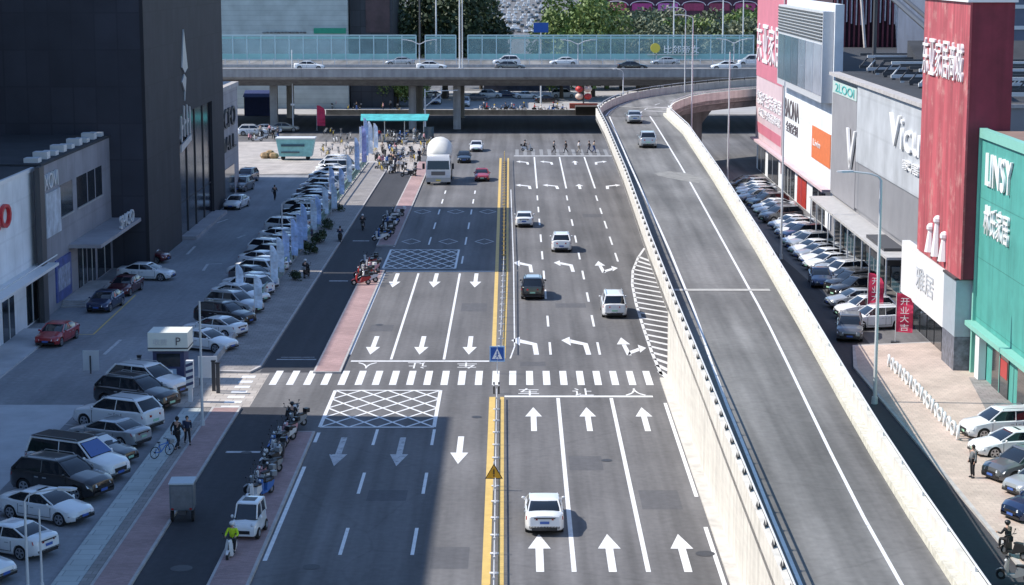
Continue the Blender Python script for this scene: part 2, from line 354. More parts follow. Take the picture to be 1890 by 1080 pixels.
hatch(-11.5, -4.85, 721, 789, 4, 4, .17); hatch(-11.9, -5.5, 461, 496, 5, 4, .15)
def arrow(x, r_tip, r_tail, kind='s', flip=False, mb=mk, wd=1.0, sx=1):
    a, b_ = Yr(r_tip), Yr(r_tail); L = abs(a - b_); sg = 1 if a > b_ else -1
    def P(pts):
        mb.sheet([(x + sx * u * wd, b_ + sg * v * L) for u, v in pts], Z3)
    if kind == 's':
        P([(-.17, 0), (.17, 0), (.17, .6), (-.17, .6)]); P([(-.5, .6), (.5, .6), (0, 1)])
    elif kind == 'l':
        P([(.25, 0), (.6, 0), (.5, .62), (.16, .52)]); P([(.5, .62), (.16, .52), (-.75, .66), (-.75, .86)]); P([(-.72, .5), (-.72, 1), (-1.35, .8)])
    elif kind == 'sr':
        P([(-.35, 0), (-.02, 0), (-.22, .62), (-.52, .62)]); P([(-.85, .6), (.1, .6), (-.42, 1)])
        P([(-.3, .0), (-.1, .22), (.65, .42), (.65, .25)]); P([(.62, .14), (.62, .58), (1.15, .4)])
for x in (-10.4, -7.0, -3.55): arrow(x, 531, 505)
for x in (-10.15, -6.75, -3.35): arrow(x, 655, 621)
for x in (-9.85, -6.5): arrow(x, 861, 808, mb=wk)
arrow(-3.2, 857, 806)
# diamond warning marks
for r_ in (391, 446):
    for x in ((-10.3, -6.7, -3.2)):
        y = Yr(r_); pts = [(x - .9, y), (x, y + 1.9), (x + .9, y), (x, y - 1.9)]
        for i in range(4): seg(wk, pts[i], pts[(i + 1) % 4], .16)
# crosswalk
x = -15.7
while x < 9:
    if not -1.3 < x < -.6: mk.sheet([(x - .23, Yr(711)), (x + .23, Yr(711)), (x + .23, Yr(685)), (x - .23, Yr(685))], Z3)
    x += 1.1
# side-road zebra by the entrance
for i in range(9):
    r_ = 695 + i * 9.3; mk.sheet([(Xp(447 - i * 6.5, r_), Yr(r_ + 3)), (Xp(472 - i * 5, r_), Yr(r_ + 3)), (Xp(472 - i * 5, r_), Yr(r_ - 1)), (Xp(447 - i * 6.5, r_), Yr(r_ - 1))], Z4)
hline(wk, -16.4, -13.7, 664, .25); hline(wk, -16.2, -13.9, 660, .12); hline(wk, -16.1, -14.2, 835, .4); hline(wk, -16.0, -14.4, 519, .4); hline(wk, -16.0, -14.4, 445, .4)
# right carriageway
hline(mk, -.8, 8.45, 732, .45)
for x in (2.53, 5.83): vline(mk, x, 735, 1056, .22)
for x in (1.02, 4.25, 7.6):
    arrow(x - .05, 752, 796); arrow(x, 986, 1056, wd=1.05)
arrow(.45 + .45, 622, 655, 'l'); arrow(4.0 + .5, 622, 655, 'l'); arrow(7.9, 623, 656, 'sr')
arrow(.5 + .35, 481, 503, 'l', wd=.9); arrow(4.0 + .5, 481, 502, 'l', wd=.9); arrow(7.75, 482, 504, 'sr')
for x, k in ((.6, 'l'), (3.9, 'l'), (7.5, 's'), (10.7, 'l')):
    arrow(x + (.5 if k == 'l' else 0), 340, 349, k, sx=-1 if x > 10 else 1); arrow(x * .98 + .45, 297, 304, k, wd=.9, sx=-1 if x > 10 else 1)
for xb, rows_ in ((2.4, ((361, 370), (382, 392), (404, 416), (433, 447), (464, 479), (500, 515), (535, 552), (583, 603), (632, 655))),
                  (5.8, ((361, 370), (381, 391), (405, 417), (435, 448), (466, 479), (500, 516), (540, 557), (582, 603), (632, 655))),
                  (9.2, ((361, 371), (384, 395), (408, 422), (437, 452), (467, 483)))):
    for a, b_ in rows_: vline(mk, xb - .1, a, b_, .17)
for x in (2.35, 5.85, 9.3): vline(mk, x, 290, 348, .2, x2=x)
hline(mk, -.5, 13.2, 288, .7)
fz = MB(); x = -.3
while x < 13:
    fz.sheet([(x, Yr(287)), (x + .5, Yr(287)), (x + .5, Yr(276)), (x, Yr(276))], Z3); x += 1.15
vline(mk, 9.08, 744, 917, .2); vline(mk, 9.02, 973, 1100, .2)
# gore
gl = [(1190, 458), (1178, 475), (1168, 500), (1167, 525), (1174, 560), (1186, 600), (1203, 650), (1221, 692)]
for p, q in zip(gl, gl[1:]): seg(mk, tuple(G(*p).xy), tuple(G(*q).xy), .22)
r_ = 474
while r_ < 690:
    xl = interp(r_, [p[1] for p in gl], [p[0] for p in gl]); xr = interp(r_, [470, 600, 645, 690], [1200, 1246, 1243, 1231])
    p = G(xl, r_); q = G(xr, r_ + 4 + r_ / 100); seg(mk, tuple(p.xy), tuple(q.xy), .42); r_ += 7.5 + (r_ - 470) * .022
# median yellow lines
yl.sheet([(Xp(905, 735), Yr(731)), (Xp(913, 735), Yr(731)), (Xp(903, 1080), 60), (Xp(893, 1080), 60)], Z3)
for xo, wd in ((-1.62, .3), (-.55, .22)):
    pass
yl.v = []; yl.f = []
def poly_line(mb, pts, w_, z=Z3):
    for p, q in zip(pts, pts[1:]): seg(mb, p, q, w_, z)
poly_line(yl, [tuple(G(897, 1080).xy), tuple(G(909, 733).xy)], .38); poly_line(yl, [tuple(G(925, 1080).xy), tuple(G(927, 733).xy)], .24)
poly_line(yl, [tuple(G(911, 662).xy), tuple(G(917, 500).xy), tuple(G(924, 292).xy)], .3); poly_line(yl, [tuple(G(930, 662).xy), tuple(G(936, 500).xy), tuple(G(938, 292).xy)], .22)
poly_line(yl, [tuple(G(897, 1080).xy), tuple((G(897, 1080) * 2 - G(909, 733)).xy)], .28)
poly_line(mk, [tuple(G(942, 662).xy), tuple(G(950, 640).xy), tuple(G(948, 490).xy), tuple(G(943, 350).xy)], .1)
# parking bay lines, left lot
yl2 = MB(); poly_line(yl2, [tuple(G(172, 618).xy), tuple(G(250, 545).xy)], .12); poly_line(yl2, [tuple(G(172, 618).xy), tuple(G(142, 618).xy)], .12)
for a, b_ in (((192, 655), (222, 628)), ((375, 500), (383, 488)), ((383, 488), (410, 487)), ((438, 440), (452, 434)), ((345, 470), (360, 455)), ((400, 412), (420, 405))): poly_line(wk, [tuple(G(*a).xy), tuple(G(*b_).xy)], .25)
for i, rr in enumerate((940, 895, 862, 830, 800, 772)): p = G(150 + i * 22, rr); seg(wk, (p.x - 5, p.y + 2.6), (p.x + .1, p.y), .1)
# bays on the right
struct('road_markings', mk, 'white_line'); struct('faint_zebra_road_markings', fz, mat('faint_paint', (.27, .27, .27), .7, var=.2, scale=2, wear=((.14, .14, .15), 2, .5))); struct('worn_road_markings', wk, 'worn_line'); struct('yellow_road_markings', yl, 'yellow_line'); struct('parking_bay_markings', yl2, 'yellow_line')
# painted words: drivers yield to people
for ch, px in (('车', 976), ('让', 1076), ('人', 1172)):
    p = G(px, 724); o = text(ch, 'road_word_marking', 'white_line', None, (p.x - .65, p.y - 1.0, Z3), (1, 0, 0), 1.3, 2.1, .002, up=(0, 1, 0)); o['kind'] = 'structure'
for ch, px in (('人', 677), ('让', 770), ('车', 862)):
    p = G(px, 675); o = text(ch, 'road_word_marking', 'white_line', None, (p.x + .65, p.y + 1.0, Z3), (-1, 0, 0), 1.3, 2.0, .002, up=(0, -1, 0)); o['kind'] = 'structure'
# repair patches
pt = MB()
for x0, x1, rf, rn in ((2.8, 4.6, 842, 868), (-4.4, -2.4, 560, 575), (6.2, 8.2, 905, 940), (-7.6, -5.6, 905, 925), (3.0, 5.4, 560, 568), (-10.9, -9.2, 600, 612), (.2, 1.9, 668, 676), (7.0, 9.0, 395, 401), (-3.9, -2.2, 1010, 1050)):
    yrect(pt, x0, x1, rf, rn, Z1)
struct('road_repair_patches', pt, asphalt('asphalt_patch', (.105, .105, .112), .1, .1))
# manholes, oil stains
mh = MB()
for px, rr, s_ in ((1302, 1022, .45), (575, 1047, .4), (335, 1050, .5), (700, 600, .3), (880, 770, .3), (1120, 850, .3), (455, 836, .3)):
    p = G(px, rr); mh.sheet([(p.x + s_ * cos(a * pi / 8), p.y + s_ * sin(a * pi / 8)) for a in range(16)], Z3 + .004)
struct('manhole_road_covers', mh, mat('iron', (.06, .06, .065), .6, .3, var=.2, scale=8))

# ================================================================== RAMP AND FLYOVER
RT = [  # row, outer left, left line, centre line, inner right, outer right (as they show in the photo)
 (1080, 1450, 1475, 1655, 1780, 1818), (960, 1402, 1428, 1597, 1711, 1738), (825, 1348, 1374, 1528, 1617, 1648), (765, 1324, 1349, 1499, 1583, 1610),
 (700, 1299, 1323, 1468, 1545, 1570), (582, 1251, 1285, 1410, 1478, 1499), (443, 1197, 1228, 1333, 1390, 1413), (317, 1152, 1168, 1263, 1316, 1331),
 (233, 1117, 1132, 1212, 1258, 1272), (208, 1104, 1122, 1195, 1237, 1244)]
zt_tab = [(1080, 4.3), (730, 4.9), (580, 5.4), (450, 6.2), (350, 7.2), (208, 8.7)]
Yt = [(Yr(r, z), z) for r, z in zt_tab]
def ztop(Y): return interp(Y, [a for a, _ in Yt], [z for _, z in Yt])
def rampX(Y, col, z):
    r_ = rowof(Y, z); px = interp(r_, [t[0] for t in RT], [t[col] for t in RT]); return (px - VX) / S(r_, z)
Ys = sorted([62, 72, 82, 92, 102, 112, 122, 134, Yr(694), 149, 160, 172, 186, 200, 214, 228, 240, 250])
st = []
for Y in Ys:
    zt = ztop(Y); zd = zt - .95
    xl = rampX(max(Y, 80), 1, ztop(max(Y, 80))); xr = rampX(max(Y, 80), 5, ztop(max(Y, 80)))
    st.append(dict(L=Vector((xl, Y, 0)), R=Vector((xr, Y, 0)), z=zd,
                   l=Vector((rampX(max(Y, 80), 2, ztop(max(Y, 80)) - .95), Y, 0)), c=Vector((rampX(max(Y, 80), 3, ztop(max(Y, 80)) - .95), Y, 0))))
Lp = [(1103, 200, 8.85), (1112, 191, 9.0), (1130, 182, 9.2), (1160, 172, 9.5), (1205, 164, 9.8), (1260, 157, 10.0), (1330, 150, 10.2), (1430, 143, 10.3), (1560, 136, 10.4)]
Rp_ = [(1241, 200, 8.85), (1240, 195, 9.0), (1245, 190, 9.2), (1258, 184, 9.5), (1275, 178, 9.8), (1302, 173, 10.0), (1345, 168, 10.2), (1440, 160, 10.3), (1570, 152, 10.4)]
for a, b_ in zip(Lp, Rp_):
    L_ = G(*a); Rr = G(*b_); z = a[2] - .95; L_.z = 0; Rr.z = 0; d = (Rr - L_); n_ = d.normalized()
    st.append(dict(L=L_, R=Rr, z=z, l=L_ + n_ * 1.0, c=L_ + d * .56))
def dirn(k, s_): return (st[k]['R'] - st[k]['L']).normalized()
def strip(fa, fb, z0, z1, rng=None):
    """solid strip along the ramp between two offsets"""
    rings = []
    for k in rng or range(len(st)):
        s_ = st[k]; n_ = dirn(k, s_); a = fa(s_, n_); b_ = fb(s_, n_); za = s_['z'] + z0; zb = s_['z'] + z1
        rings.append([(a.x, a.y, za), (b_.x, b_.y, za), (b_.x, b_.y, zb), (a.x, a.y, zb)])
    return rings
PW = .27
ramp = thing('elevated_ramp', 'curving concrete slip ramp climbing to the flyover on the right of the road', 'ramp', (0, 0, 0))
mb = MB().loft(strip(lambda s_, n_: s_['L'] + n_ * PW, lambda s_, n_: s_['R'] - n_ * PW, -.02, 0)); mb.build('deck_surface', 'asphalt_ramp', ramp)
mb = MB(); rings = []
for s_ in st:
    n_ = (s_['R'] - s_['L']).normalized(); W_ = (s_['R'] - s_['L']).length; z = s_['z'] - .025
    pts = [(0, 0), (W_, 0), (W_, -.45), (W_ - 1.5, -.75), (W_ - 2.2, -1.5), (2.2, -1.5), (1.5, -.75), (0, -.45)]
    rings.append([tuple((s_['L'] + n_ * u).xy) + (z + v,) for u, v in pts])
mb.loft(rings).build('girder', 'concrete', ramp)
mb = MB().loft(strip(lambda s_, n_: s_['L'], lambda s_, n_: s_['L'] + n_ * PW, -.5, .95)); mb.build('left_parapet', 'parapet', ramp)
mb = MB().loft(strip(lambda s_, n_: s_['R'] - n_ * PW, lambda s_, n_: s_['R'], -.5, .95)); mb.build('right_parapet', 'parapet', ramp)
mb = MB().loft(strip(lambda s_, n_: s_['R'] - n_ * .7, lambda s_, n_: s_['R'] - n_ * (PW + .003), 0, .35)); mb.build('right_plinth', 'parapet_dusty', ramp)
def rline(key, off=0, w_=.16):
    mb = MB(); rings = []
    for s_ in st:
        n_ = (s_['R'] - s_['L']).normalized(); p = s_[key] + n_ * off
        rings.append([tuple((p - n_ * w_ / 2).xy) + (s_['z'] + .006,), tuple((p + n_ * w_ / 2).xy) + (s_['z'] + .006,)])
    mb.loft(rings, close=False, caps=False); return mb
mb = rline('l'); m2 = rline('c'); mb.add(m2.v, m2.f); mb.build('lane_lines', 'white_line', ramp)
# expansion joints
for Y in (139, 262):
    mb = MB()
    k = min(range(len(st)), key=lambda i: abs(st[i]['L'].y - Y)); s_ = st[k]; n_ = dirn(k, s_); a = s_['L'] + n_ * .8; b_ = s_['R'] - n_ * 1.2
    mb.sheet([(a.x, a.y - .55), (b_.x, b_.y - .55), (b_.x, b_.y + .55), (a.x, a.y + .55)], s_['z'] + .009)
    mb.build('expansion_joint', mat('joint%d' % Y, (.42, .41, .38), .8, var=.15, scale=3), ramp)
# worn pale patch on the ramp
p0 = [(1208, 318), (1235, 315), (1268, 318), (1296, 326), (1290, 333), (1262, 330), (1240, 326), (1215, 322)]
MB().add([tuple(G(a, b_, 6.75).xy) + (ztop(G(a, b_, 6.75).y) - .94,) for a, b_ in p0], [tuple(range(8))]).build('dust_patch', mat('dust', (.24, .235, .22), .9, var=.3, scale=1.2), ramp)
# rail along the left parapet with brackets; low rail on the right
def edge_pts(key, off, dz):
    out = []
    for k, s_ in enumerate(st):
        n_ = dirn(k, s_); p = s_[key] + n_ * off; out.append(Vector((p.x, p.y, s_['z'] + dz)))
    return out
def resample(pts, step):
    out = [pts[0]]; acc = 0
    for a, b_ in zip(pts, pts[1:]):
        L = (b_ - a).length; t = step - acc
        while t <= L: out.append(a + (b_ - a) * (t / L)); t += step
        acc = (acc + L) % step
    return out
for key, off, nm in (('L', .2, 'left_rail'), ('R', -.1, 'right_rail')):
    pts = edge_pts(key, off, 1.28 if key == 'L' else 1.2); mb = MB(); mb.path(pts, .045)
    mb.build(nm, 'pole', ramp)
    mb = MB()
    for p in resample(pts, 2.6 if key == 'L' else 5.0):
        top = p.z + .03; mb.box(p.x - .035, p.x + .035, p.y - .05, p.y + .05, p.z - .34, top)
        if key == 'L': mb.add([(p.x - .12, p.y - .32, p.z - .325), (p.x - .12, p.y + .32, p.z - .325), (p.x - .1, p.y, p.z - .02), (p.x - .04, p.y, p.z - .325)], [(0, 1, 2), (0, 2, 3), (1, 3, 2), (0, 3, 1)])
    o = mb.build(nm + '_posts', 'pole_dark' if key == 'L' else 'pole', ramp); o['kind'] = 'stuff'
# retaining wall under the near stretch
mb = MB(); rings = []
for s_ in st:
    if s_['L'].y < Yr(693): rings.append([(s_['L'].x - .004, s_['L'].y, -.05), (s_['R'].x - .05, s_['R'].y, -.05), (s_['R'].x - .05, s_['R'].y, s_['z'] - .3), (s_['L'].x - .004, s_['L'].y, s_['z'] - .3)])
mb.loft(rings).build('retaining_wall', 'parapet', ramp)
for k, s_ in enumerate(st):
    if s_['L'].y > 178 and k % 2 == 1 or k in (20, 23):
        m_ = (s_['L'] + s_['R']) / 2; a = 1.1; z = s_['z'] - 1.5
        MB().loft([[(m_.x - a, m_.y - .8, 0), (m_.x + a, m_.y - .8, 0), (m_.x + a, m_.y + .8, 0), (m_.x - a, m_.y + .8, 0)], [(m_.x - a, m_.y - .8, z - 2), (m_.x + a, m_.y - .8, z - 2), (m_.x + a, m_.y + .8, z - 2), (m_.x - a, m_.y + .8, z - 2)],
                 [(m_.x - 2.6, m_.y - .9, z), (m_.x + 2.6, m_.y - .9, z), (m_.x + 2.6, m_.y + .9, z), (m_.x - 2.6, m_.y + .9, z)]]).build('pier', 'concrete', ramp)

# flyover
FY0, FY1 = Yr(246), Yr(213); FD = 9.75
fly = thing('flyover', 'wide grey concrete flyover crossing over the junction', 'flyover', (0, FY0, 0))
def fl(mb, *a, **k): return mb
mb = MB().box(-260, 260, .35, FY1 - FY0 - .35, FD - .05, FD); mb.build('deck_surface', 'asphalt_ramp', fly)
W_ = FY1 - FY0
mb = MB(); prof = [(0, FD - .06), (0, FD - .9), (.5, FD - 1.3), (3, FD - 1.7), (5, FD - 2.55), (W_ - 5, FD - 2.55), (W_ - 3, FD - 1.7), (W_ - .5, FD - 1.3), (W_, FD - .9), (W_, FD - .06)]
mb.loft([[(x, y, z) for y, z in prof] for x in (-260, 260)]); mb.build('girder', 'concrete', fly)
mb = MB().box(-260, 260, -.02, .3, FD - .9, FD + .35); mb.build('front_parapet', 'concrete', fly)
mb = MB().box(-260, 260, -.1, .38, FD + .35, FD + .46); mb.build('parapet_band', mat('pale_band', (.5, .48, .47), .8, var=.12, scale=.6), fly)
mb = MB().box(-260, 260, W_ - .3, W_ + .02, FD - .9, FD + .35); mb.build('back_parapet', 'concrete', fly)
for x in (-118, -78, -39.5, -17.0, -9.8, 22, 60, 110):
    for y in (8, W_ - 6): MB().box(x - .6, x + .6, y - .6, y + .6, -.05, FD - 2.5).build('pier', 'concrete', fly)
mb = MB().box(-260, 260, 12.2, 12.5, FD, FD + .5).box(-260, 260, 25, 25.2, FD, FD + .02); mb.build('centre_kerb', 'kerb', fly)
# white railing and glass noise barrier along the far edge
def railing(mb, x0, x1, y, z, h, pitch, r_=.05):
    mb.box(x0, x1, y - .03, y + .03, z + h - .1, z + h); mb.box(x0, x1, y - .03, y + .03, z + .15, z + .22)
    x = x0
    while x <= x1: mb.box(x - r_, x + r_, y - .05, y + .05, z, z + h + .12); x += pitch
mb = MB(); railing(mb, -70, 40, 13.0, FD, 1.3, 2.0); o = mb.build('centre_railing', 'fence_white', None); o.location = (0, FY0, 0)
tag(o, 'long white railing running along the middle of the flyover', 'railing')
M['teal'] = mat('teal_panel', (.30, .55, .53), .5, var=.1, scale=.5)
M['barrier_glass'] = mat('barrier_glass', (.36, .55, .56), .15, var=.25, scale=.25, spec=.5, alpha=.3)
M['frame_blue'] = mat('pale_blue_frame', (.5, .66, .68), .5, var=0)
def barrier(x0, x1, label):
    t = thing('noise_barrier', label, 'noise barrier', (0, FY0 + W_ - .9, FD))
    zb = Zp(FY0 + W_, 99) - FD; z1 = Zp(FY0 + W_, 64) - FD
    MB().box(x0, x1, -.06, .06, .0, zb).build('lower_panel', 'teal', t)
    MB().box(x0, x1, -.02, .02, zb, z1 - .7).build('glass_panel', 'barrier_glass', t)
    MB().box(x0, x1, -.05, .05, z1 - .7, z1 - .3).build('upper_panel', 'teal', t)
    f = MB(); x = x0
    while x <= x1 + .01: f.box(x - .09, x + .09, -.12, .12, 0, z1 - .1); x += (x1 - x0) / round((x1 - x0) / 2.45)
    f.box(x0, x1, -.13, .13, z1 - .18, z1); f.build('frame', 'frame_blue', t)
Yb = FY0 + W_ - 1; sb = F / Yb
barrier((407 - VX) / sb, (769 - VX) / sb, 'blue glass noise barrier on the flyover left of the twin poles')
barrier((786 - VX) / sb, (842 - VX) / sb, 'short blue glass noise barrier section between two poles')
barrier((864 - VX) / sb, (1388 - VX) / sb, 'blue glass noise barrier on the flyover right of the tall mast')
# low barrier of the cross street and dark centre wall
o = MB().box(-34, 16, FY1 + 1, FY1 + 1.6, 0, .9).build('low_wall', 'concrete'); tag(o, 'low concrete wall at the far edge of the flyover shadow', 'wall')
# planter wall by the far ramp
o = MB().box(Xp(1062, 212), Xp(1106, 212), Yr(212) - 1, Yr(212) + 3, 0, 1.5).build('planter_wall', mat('dark_wall', (.07, .06, .055), .9)); tag(o, 'dark planter wall beside the bend of the ramp', 'planter')

# ================================================================== VEHICLES
def car_proto(kind):
    P = dict(
        sedan=dict(L=4.85, W=1.85, H=1.46, top=[(2.42, .55), (2.36, .68), (2.1, .78), (1.5, .88), (.95, .98), (0, .98), (-1.3, 1.0), (-1.75, 1.05), (-2.25, 1.04), (-2.38, .95), (-2.42, .6)], a0=1.22, a1=.28, b0=-1.98, b1=-.98, zb=.96),
        suv=dict(L=4.7, W=1.9, H=1.70, top=[(2.34, .6), (2.28, .8), (2.0, .95), (1.4, 1.05), (.95, 1.12), (0, 1.12), (-1.6, 1.14), (-2.1, 1.14), (-2.27, 1.08), (-2.34, .65)], a0=1.2, a1=.38, b0=-2.2, b1=-1.66, zb=1.1),
        mpv=dict(L=5.0, W=1.9, H=1.82, top=[(2.5, .6), (2.44, .82), (2.2, .95), (1.75, 1.05), (1.35, 1.13), (0, 1.13), (-1.8, 1.14), (-2.35, 1.14), (-2.46, 1.08), (-2.5, .65)], a0=1.5, a1=.65, b0=-2.38, b1=-2.12, zb=1.1),
        hatch=dict(L=4.2, W=1.78, H=1.5, top=[(2.1, .55), (2.04, .72), (1.8, .84), (1.3, .93), (.85, 1.0), (0, 1.0), (-1.4, 1.03), (-1.85, 1.03), (-2.03, .98), (-2.1, .6)], a0=1.1, a1=.25, b0=-1.98, b1=-1.35, zb=.98),
    )[kind]
    L, W, H = P['L'], P['W'], P['H']; hw = W / 2; wr = .335 if kind != 'suv' else .36; wx = L / 2 - .88; wxr = -(L / 2 - .95)
    t = thing('parked_car', kind, 'car')
    tx = [a for a, _ in P['top']]; tz = [b for _, b in P['top']]
    xs = sorted(set([round(x, 3) for x in tx] + [round(c + d, 3) for c in (wx, wxr) for d in (-.42, -.38, -.3, -.2, -.1, 0, .1, .2, .3, .38, .42)] + [-.6, -.2, .3]))
    rings = []
    for x in xs:
        zs = interp(x, tx, tz); e = max(0, (abs(x) - (L / 2 - .55)) / .55); ww = hw * (1 - .24 * e ** 2.4)
        arch = 0
        for c in (wx, wxr):
            if abs(x - c) < wr + .055: arch = max(arch, wr + math.sqrt((wr + .055) ** 2 - (x - c) ** 2))
        zb0 = .2 + .12 * e
        half = [(ww * .9, zb0), (ww * .99, zb0 + .1), (ww, .5), (ww * .995, zs - .24), (ww * .965, zs - .07), (ww * .88, zs - .005), (ww * .45, zs + .03), (0, zs + .04)]
        half = [(y, max(z, min(arch, zs - .12) if i < 4 else 0)) if i < 4 else (y, z) for i, (y, z) in enumerate(half)]
        if e > .95: half = [(y, min(z, zs - .02 * (7 - i))) if i > 2 else (y, z) for i, (y, z) in enumerate(half)]
        rings.append([(x, y, z) for y, z in half] + [(x, -y, z) for y, z in half[-2::-1]])
    mb = MB().loft(rings)
    # roof and pillars
    zb, zr = P['zb'], H - .07; rw = hw * .735; bw = hw * .905
    a0, a1, b0, b1 = P['a0'], P['a1'], P['b0'], P['b1']
    def rr(x0, x1, w_, z, k=.12):   # rounded rectangle
        return [(x1 - k, -w_, z), (x1 - k * .25, -w_ + k * .3, z), (x1, -w_ + k * 1.6, z), (x1 + .03, 0, z), (x1, w_ - k * 1.6, z), (x1 - k * .25, w_ - k * .3, z), (x1 - k, w_, z),
                ((x0 + x1) / 2, w_ + .01, z), (x0 + k, w_, z), (x0 + k * .25, w_ - k * .3, z), (x0, w_ - k * 1.6, z), (x0 - .03, 0, z), (x0, -w_ + k * 1.6, z), (x0 + k * .25, -w_ + k * .3, z), (x0 + k, -w_, z), ((x0 + x1) / 2, -w_ - .01, z)]
    mb.loft([rr(b1 - .05, a1 + .05, rw + .015, zr - .02), rr(b1 - .02, a1 + .02, rw + .02, zr + .015), rr(b1 + .15, a1 - .15, rw - .12, H - .01), rr(b1 + .5, a1 - .5, rw - .4, H)])
    for s_ in (1, -1):
        mb.tube((a0 - .08, s_ * (bw - .03), zb), (a1 - .02, s_ * (rw - .02), zr), .045, .04, 6)
        rad = .05 if kind == 'sedan' else .085
        mb.tube((b0 + .1, s_ * (bw - .04), zb), (b1 + .06, s_ * (rw - .03), zr), rad, rad * .8, 6)
        xm = (a0 + b0) / 2 + .05; mb.tube((xm, s_ * (bw + .005), zb), (xm - .03, s_ * (rw + .012), zr), .028, .025, 5)
    body = mb.build('body', 'car_white', t, smooth=38)
    MB().loft([rr(b0, a0, bw, zb - .06), rr(b0 * .6 + b1 * .4, a0 * .6 + a1 * .4, bw * .62 + rw * .38, zb + (zr - zb) * .42), rr(b1, a1, rw, zr)]).build('windows', 'glass', t, smooth=40)
    # dark lower trim + wheel wells
    mb = MB().box(-L / 2 + .25, L / 2 - .25, -hw * .86, hw * .86, .24, .62)
    mb.build('underbody', 'black', t)
    for x in (wx, wxr):
        for s_ in (1, -1):
            wh = MB().tube((0, -.11, 0), (0, .11, 0), wr, wr, 20).build('wheel', 'rubber', t, smooth=40); wh.location = (x, s_ * (hw - .13), wr)
            rm = MB(); y0 = s_ * .105; rm.tube((0, y0, 0), (0, y0 + s_ * .02, 0), .07, .07, 8)
            for k in range(5):
                a = 2 * pi * k / 5 + .3
                rm.add([(cos(a + d) * r_, y0 + s_ * q, sin(a + d) * r_) for q in (0, .016) for r_, d in ((.05, -.7), (.24, -.26), (.24, .26), (.05, .7))],
                       [(0, 1, 2, 3), (7, 6, 5, 4), (0, 4, 5, 1), (1, 5, 6, 2), (2, 6, 7, 3), (3, 7, 4, 0)])
            n = 20; rings2 = []
            for r_, q in ((.21, 0), (.25, 0), (.25, .018), (.21, .018)): rings2.append([(cos(2 * pi * i / n) * r_, y0 + s_ * q, sin(2 * pi * i / n) * r_) for i in range(n)])
            rm.loft(rings2 + [rings2[0]], caps=False); rm.build('rim', 'rim', wh)
    zf = interp(L / 2 - .12, tx, tz)
    for s_ in (1, -1):
        h = MB(); yo = s_ * hw * .88; yi = s_ * hw * .48
        h.add([(L / 2 - .30, yo * 1.06, zf - .03), (L / 2 - .02, yi, zf - .06), (L / 2 + .012, yi, zf - .18), (L / 2 - .2, yo * 1.08, zf - .16), (L / 2 - .45, yo * .9, zf - .02), (L / 2 - .2, yi, zf - .03)],
              [(0, 1, 2, 3), (0, 4, 5, 1), (4, 0, 3), (5, 2, 1), (4, 3, 2, 5)]).build('headlight', 'lamp_glass', t)
        zt_ = interp(-L / 2 + .12, tx, tz) - (.04 if kind in ('sedan', 'hatch') else .1)
        h = MB(); h.add([(-L / 2 + .26, yo * 1.075, zt_ - .02), (-L / 2 + .0, yi * .75, zt_ - .05), (-L / 2 - .014, yi * .75, zt_ - .16), (-L / 2 + .2, yo * 1.085, zt_ - .18), (-L / 2 + .4, yo * .9, zt_ - .03), (-L / 2 + .2, yi * .75, zt_ - .08)],
                        [(0, 1, 2, 3), (0, 4, 5, 1), (4, 0, 3), (5, 2, 1), (4, 3, 2, 5)]).build('taillight', 'tail_red', t)
        mr = MB().ball((0, 0, 0), .1, 8, 5, (.6, 1, .7)); o = mr.build('mirror', 'car_white', t, smooth=60); o.location = (a0 - .3, s_ * (hw + .05), zb + .05)
    MB().box(L / 2 - .06, L / 2 + .014, -.42, .42, .5, zf - .17).build('grille', 'black', t)
    MB().box(L / 2 - .2, L / 2 + .008, -.68, .68, .3, .42).build('air_intake', 'black', t)
    MB().box(-L / 2 - .012, -L / 2 + .1, -.6, .6, .3, .44).build('rear_bumper_trim', 'black', t)
    MB().box(L / 2, L / 2 + .026, -.22, .22, .42, .54).build('license_plate', 'plate', t)
    if kind == 'sedan': MB().box(-L / 2 - .004, -L / 2 + .05, -.5, .5, .86, .91).build('light_bar', 'black', t)
    MB().box(-L / 2 - .026, -L / 2, -.22, .22, .58 if kind != 'sedan' else .62, .70 if kind != 'sedan' else .74).build('license_plate', 'plate', t)
    for s_ in (1, -1):   # door seams joined by the sill line, one piece per side
        mb = MB()
        ys = sorted((s_ * hw * .9, s_ * (hw + .002)))
        mb.box(wxr + .5, wx - .5, ys[0], ys[1], .36, .385)
        for x in (wx - .5, (a0 + b0) / 2 + .05, wxr + .52): mb.box(x - .012, x + .012, ys[0], ys[1], .37, P['zb'] - .12)
        mb.build('door_seam', 'black', t)
        for x in ((a0 + b0) / 2 + .3, wxr + .75):
            ys = sorted((s_ * (hw - .02), s_ * (hw + .02))); MB().box(x - .1, x + .1, ys[0], ys[1], P['zb'] - .22, P['zb'] - .18).build('door_handle', 'car_silver', t)
    if kind in ('suv', 'mpv'):
        for s_ in (1, -1): MB().path([(a1 - .1, s_ * (rw - .08), H - .02), (a1 - .2, s_ * (rw - .08), H + .045), (b1 + .3, s_ * (rw - .08), H + .045), (b1 + .2, s_ * (rw - .08), H - .02)], .022).build('roof_rail', 'car_silver', t)
    if kind == 'sedan': MB().box(b1 + .75, a1 - .35, -.38, .38, H - .004, H + .006).build('sunroof', 'glass', t)
    return t
PR = {k: car_proto(k) for k in ('sedan', 'suv', 'mpv', 'hatch')}
PRU = {k: False for k in PR}; PL = dict(sedan=4.85, suv=4.7, mpv=5.0, hatch=4.2)
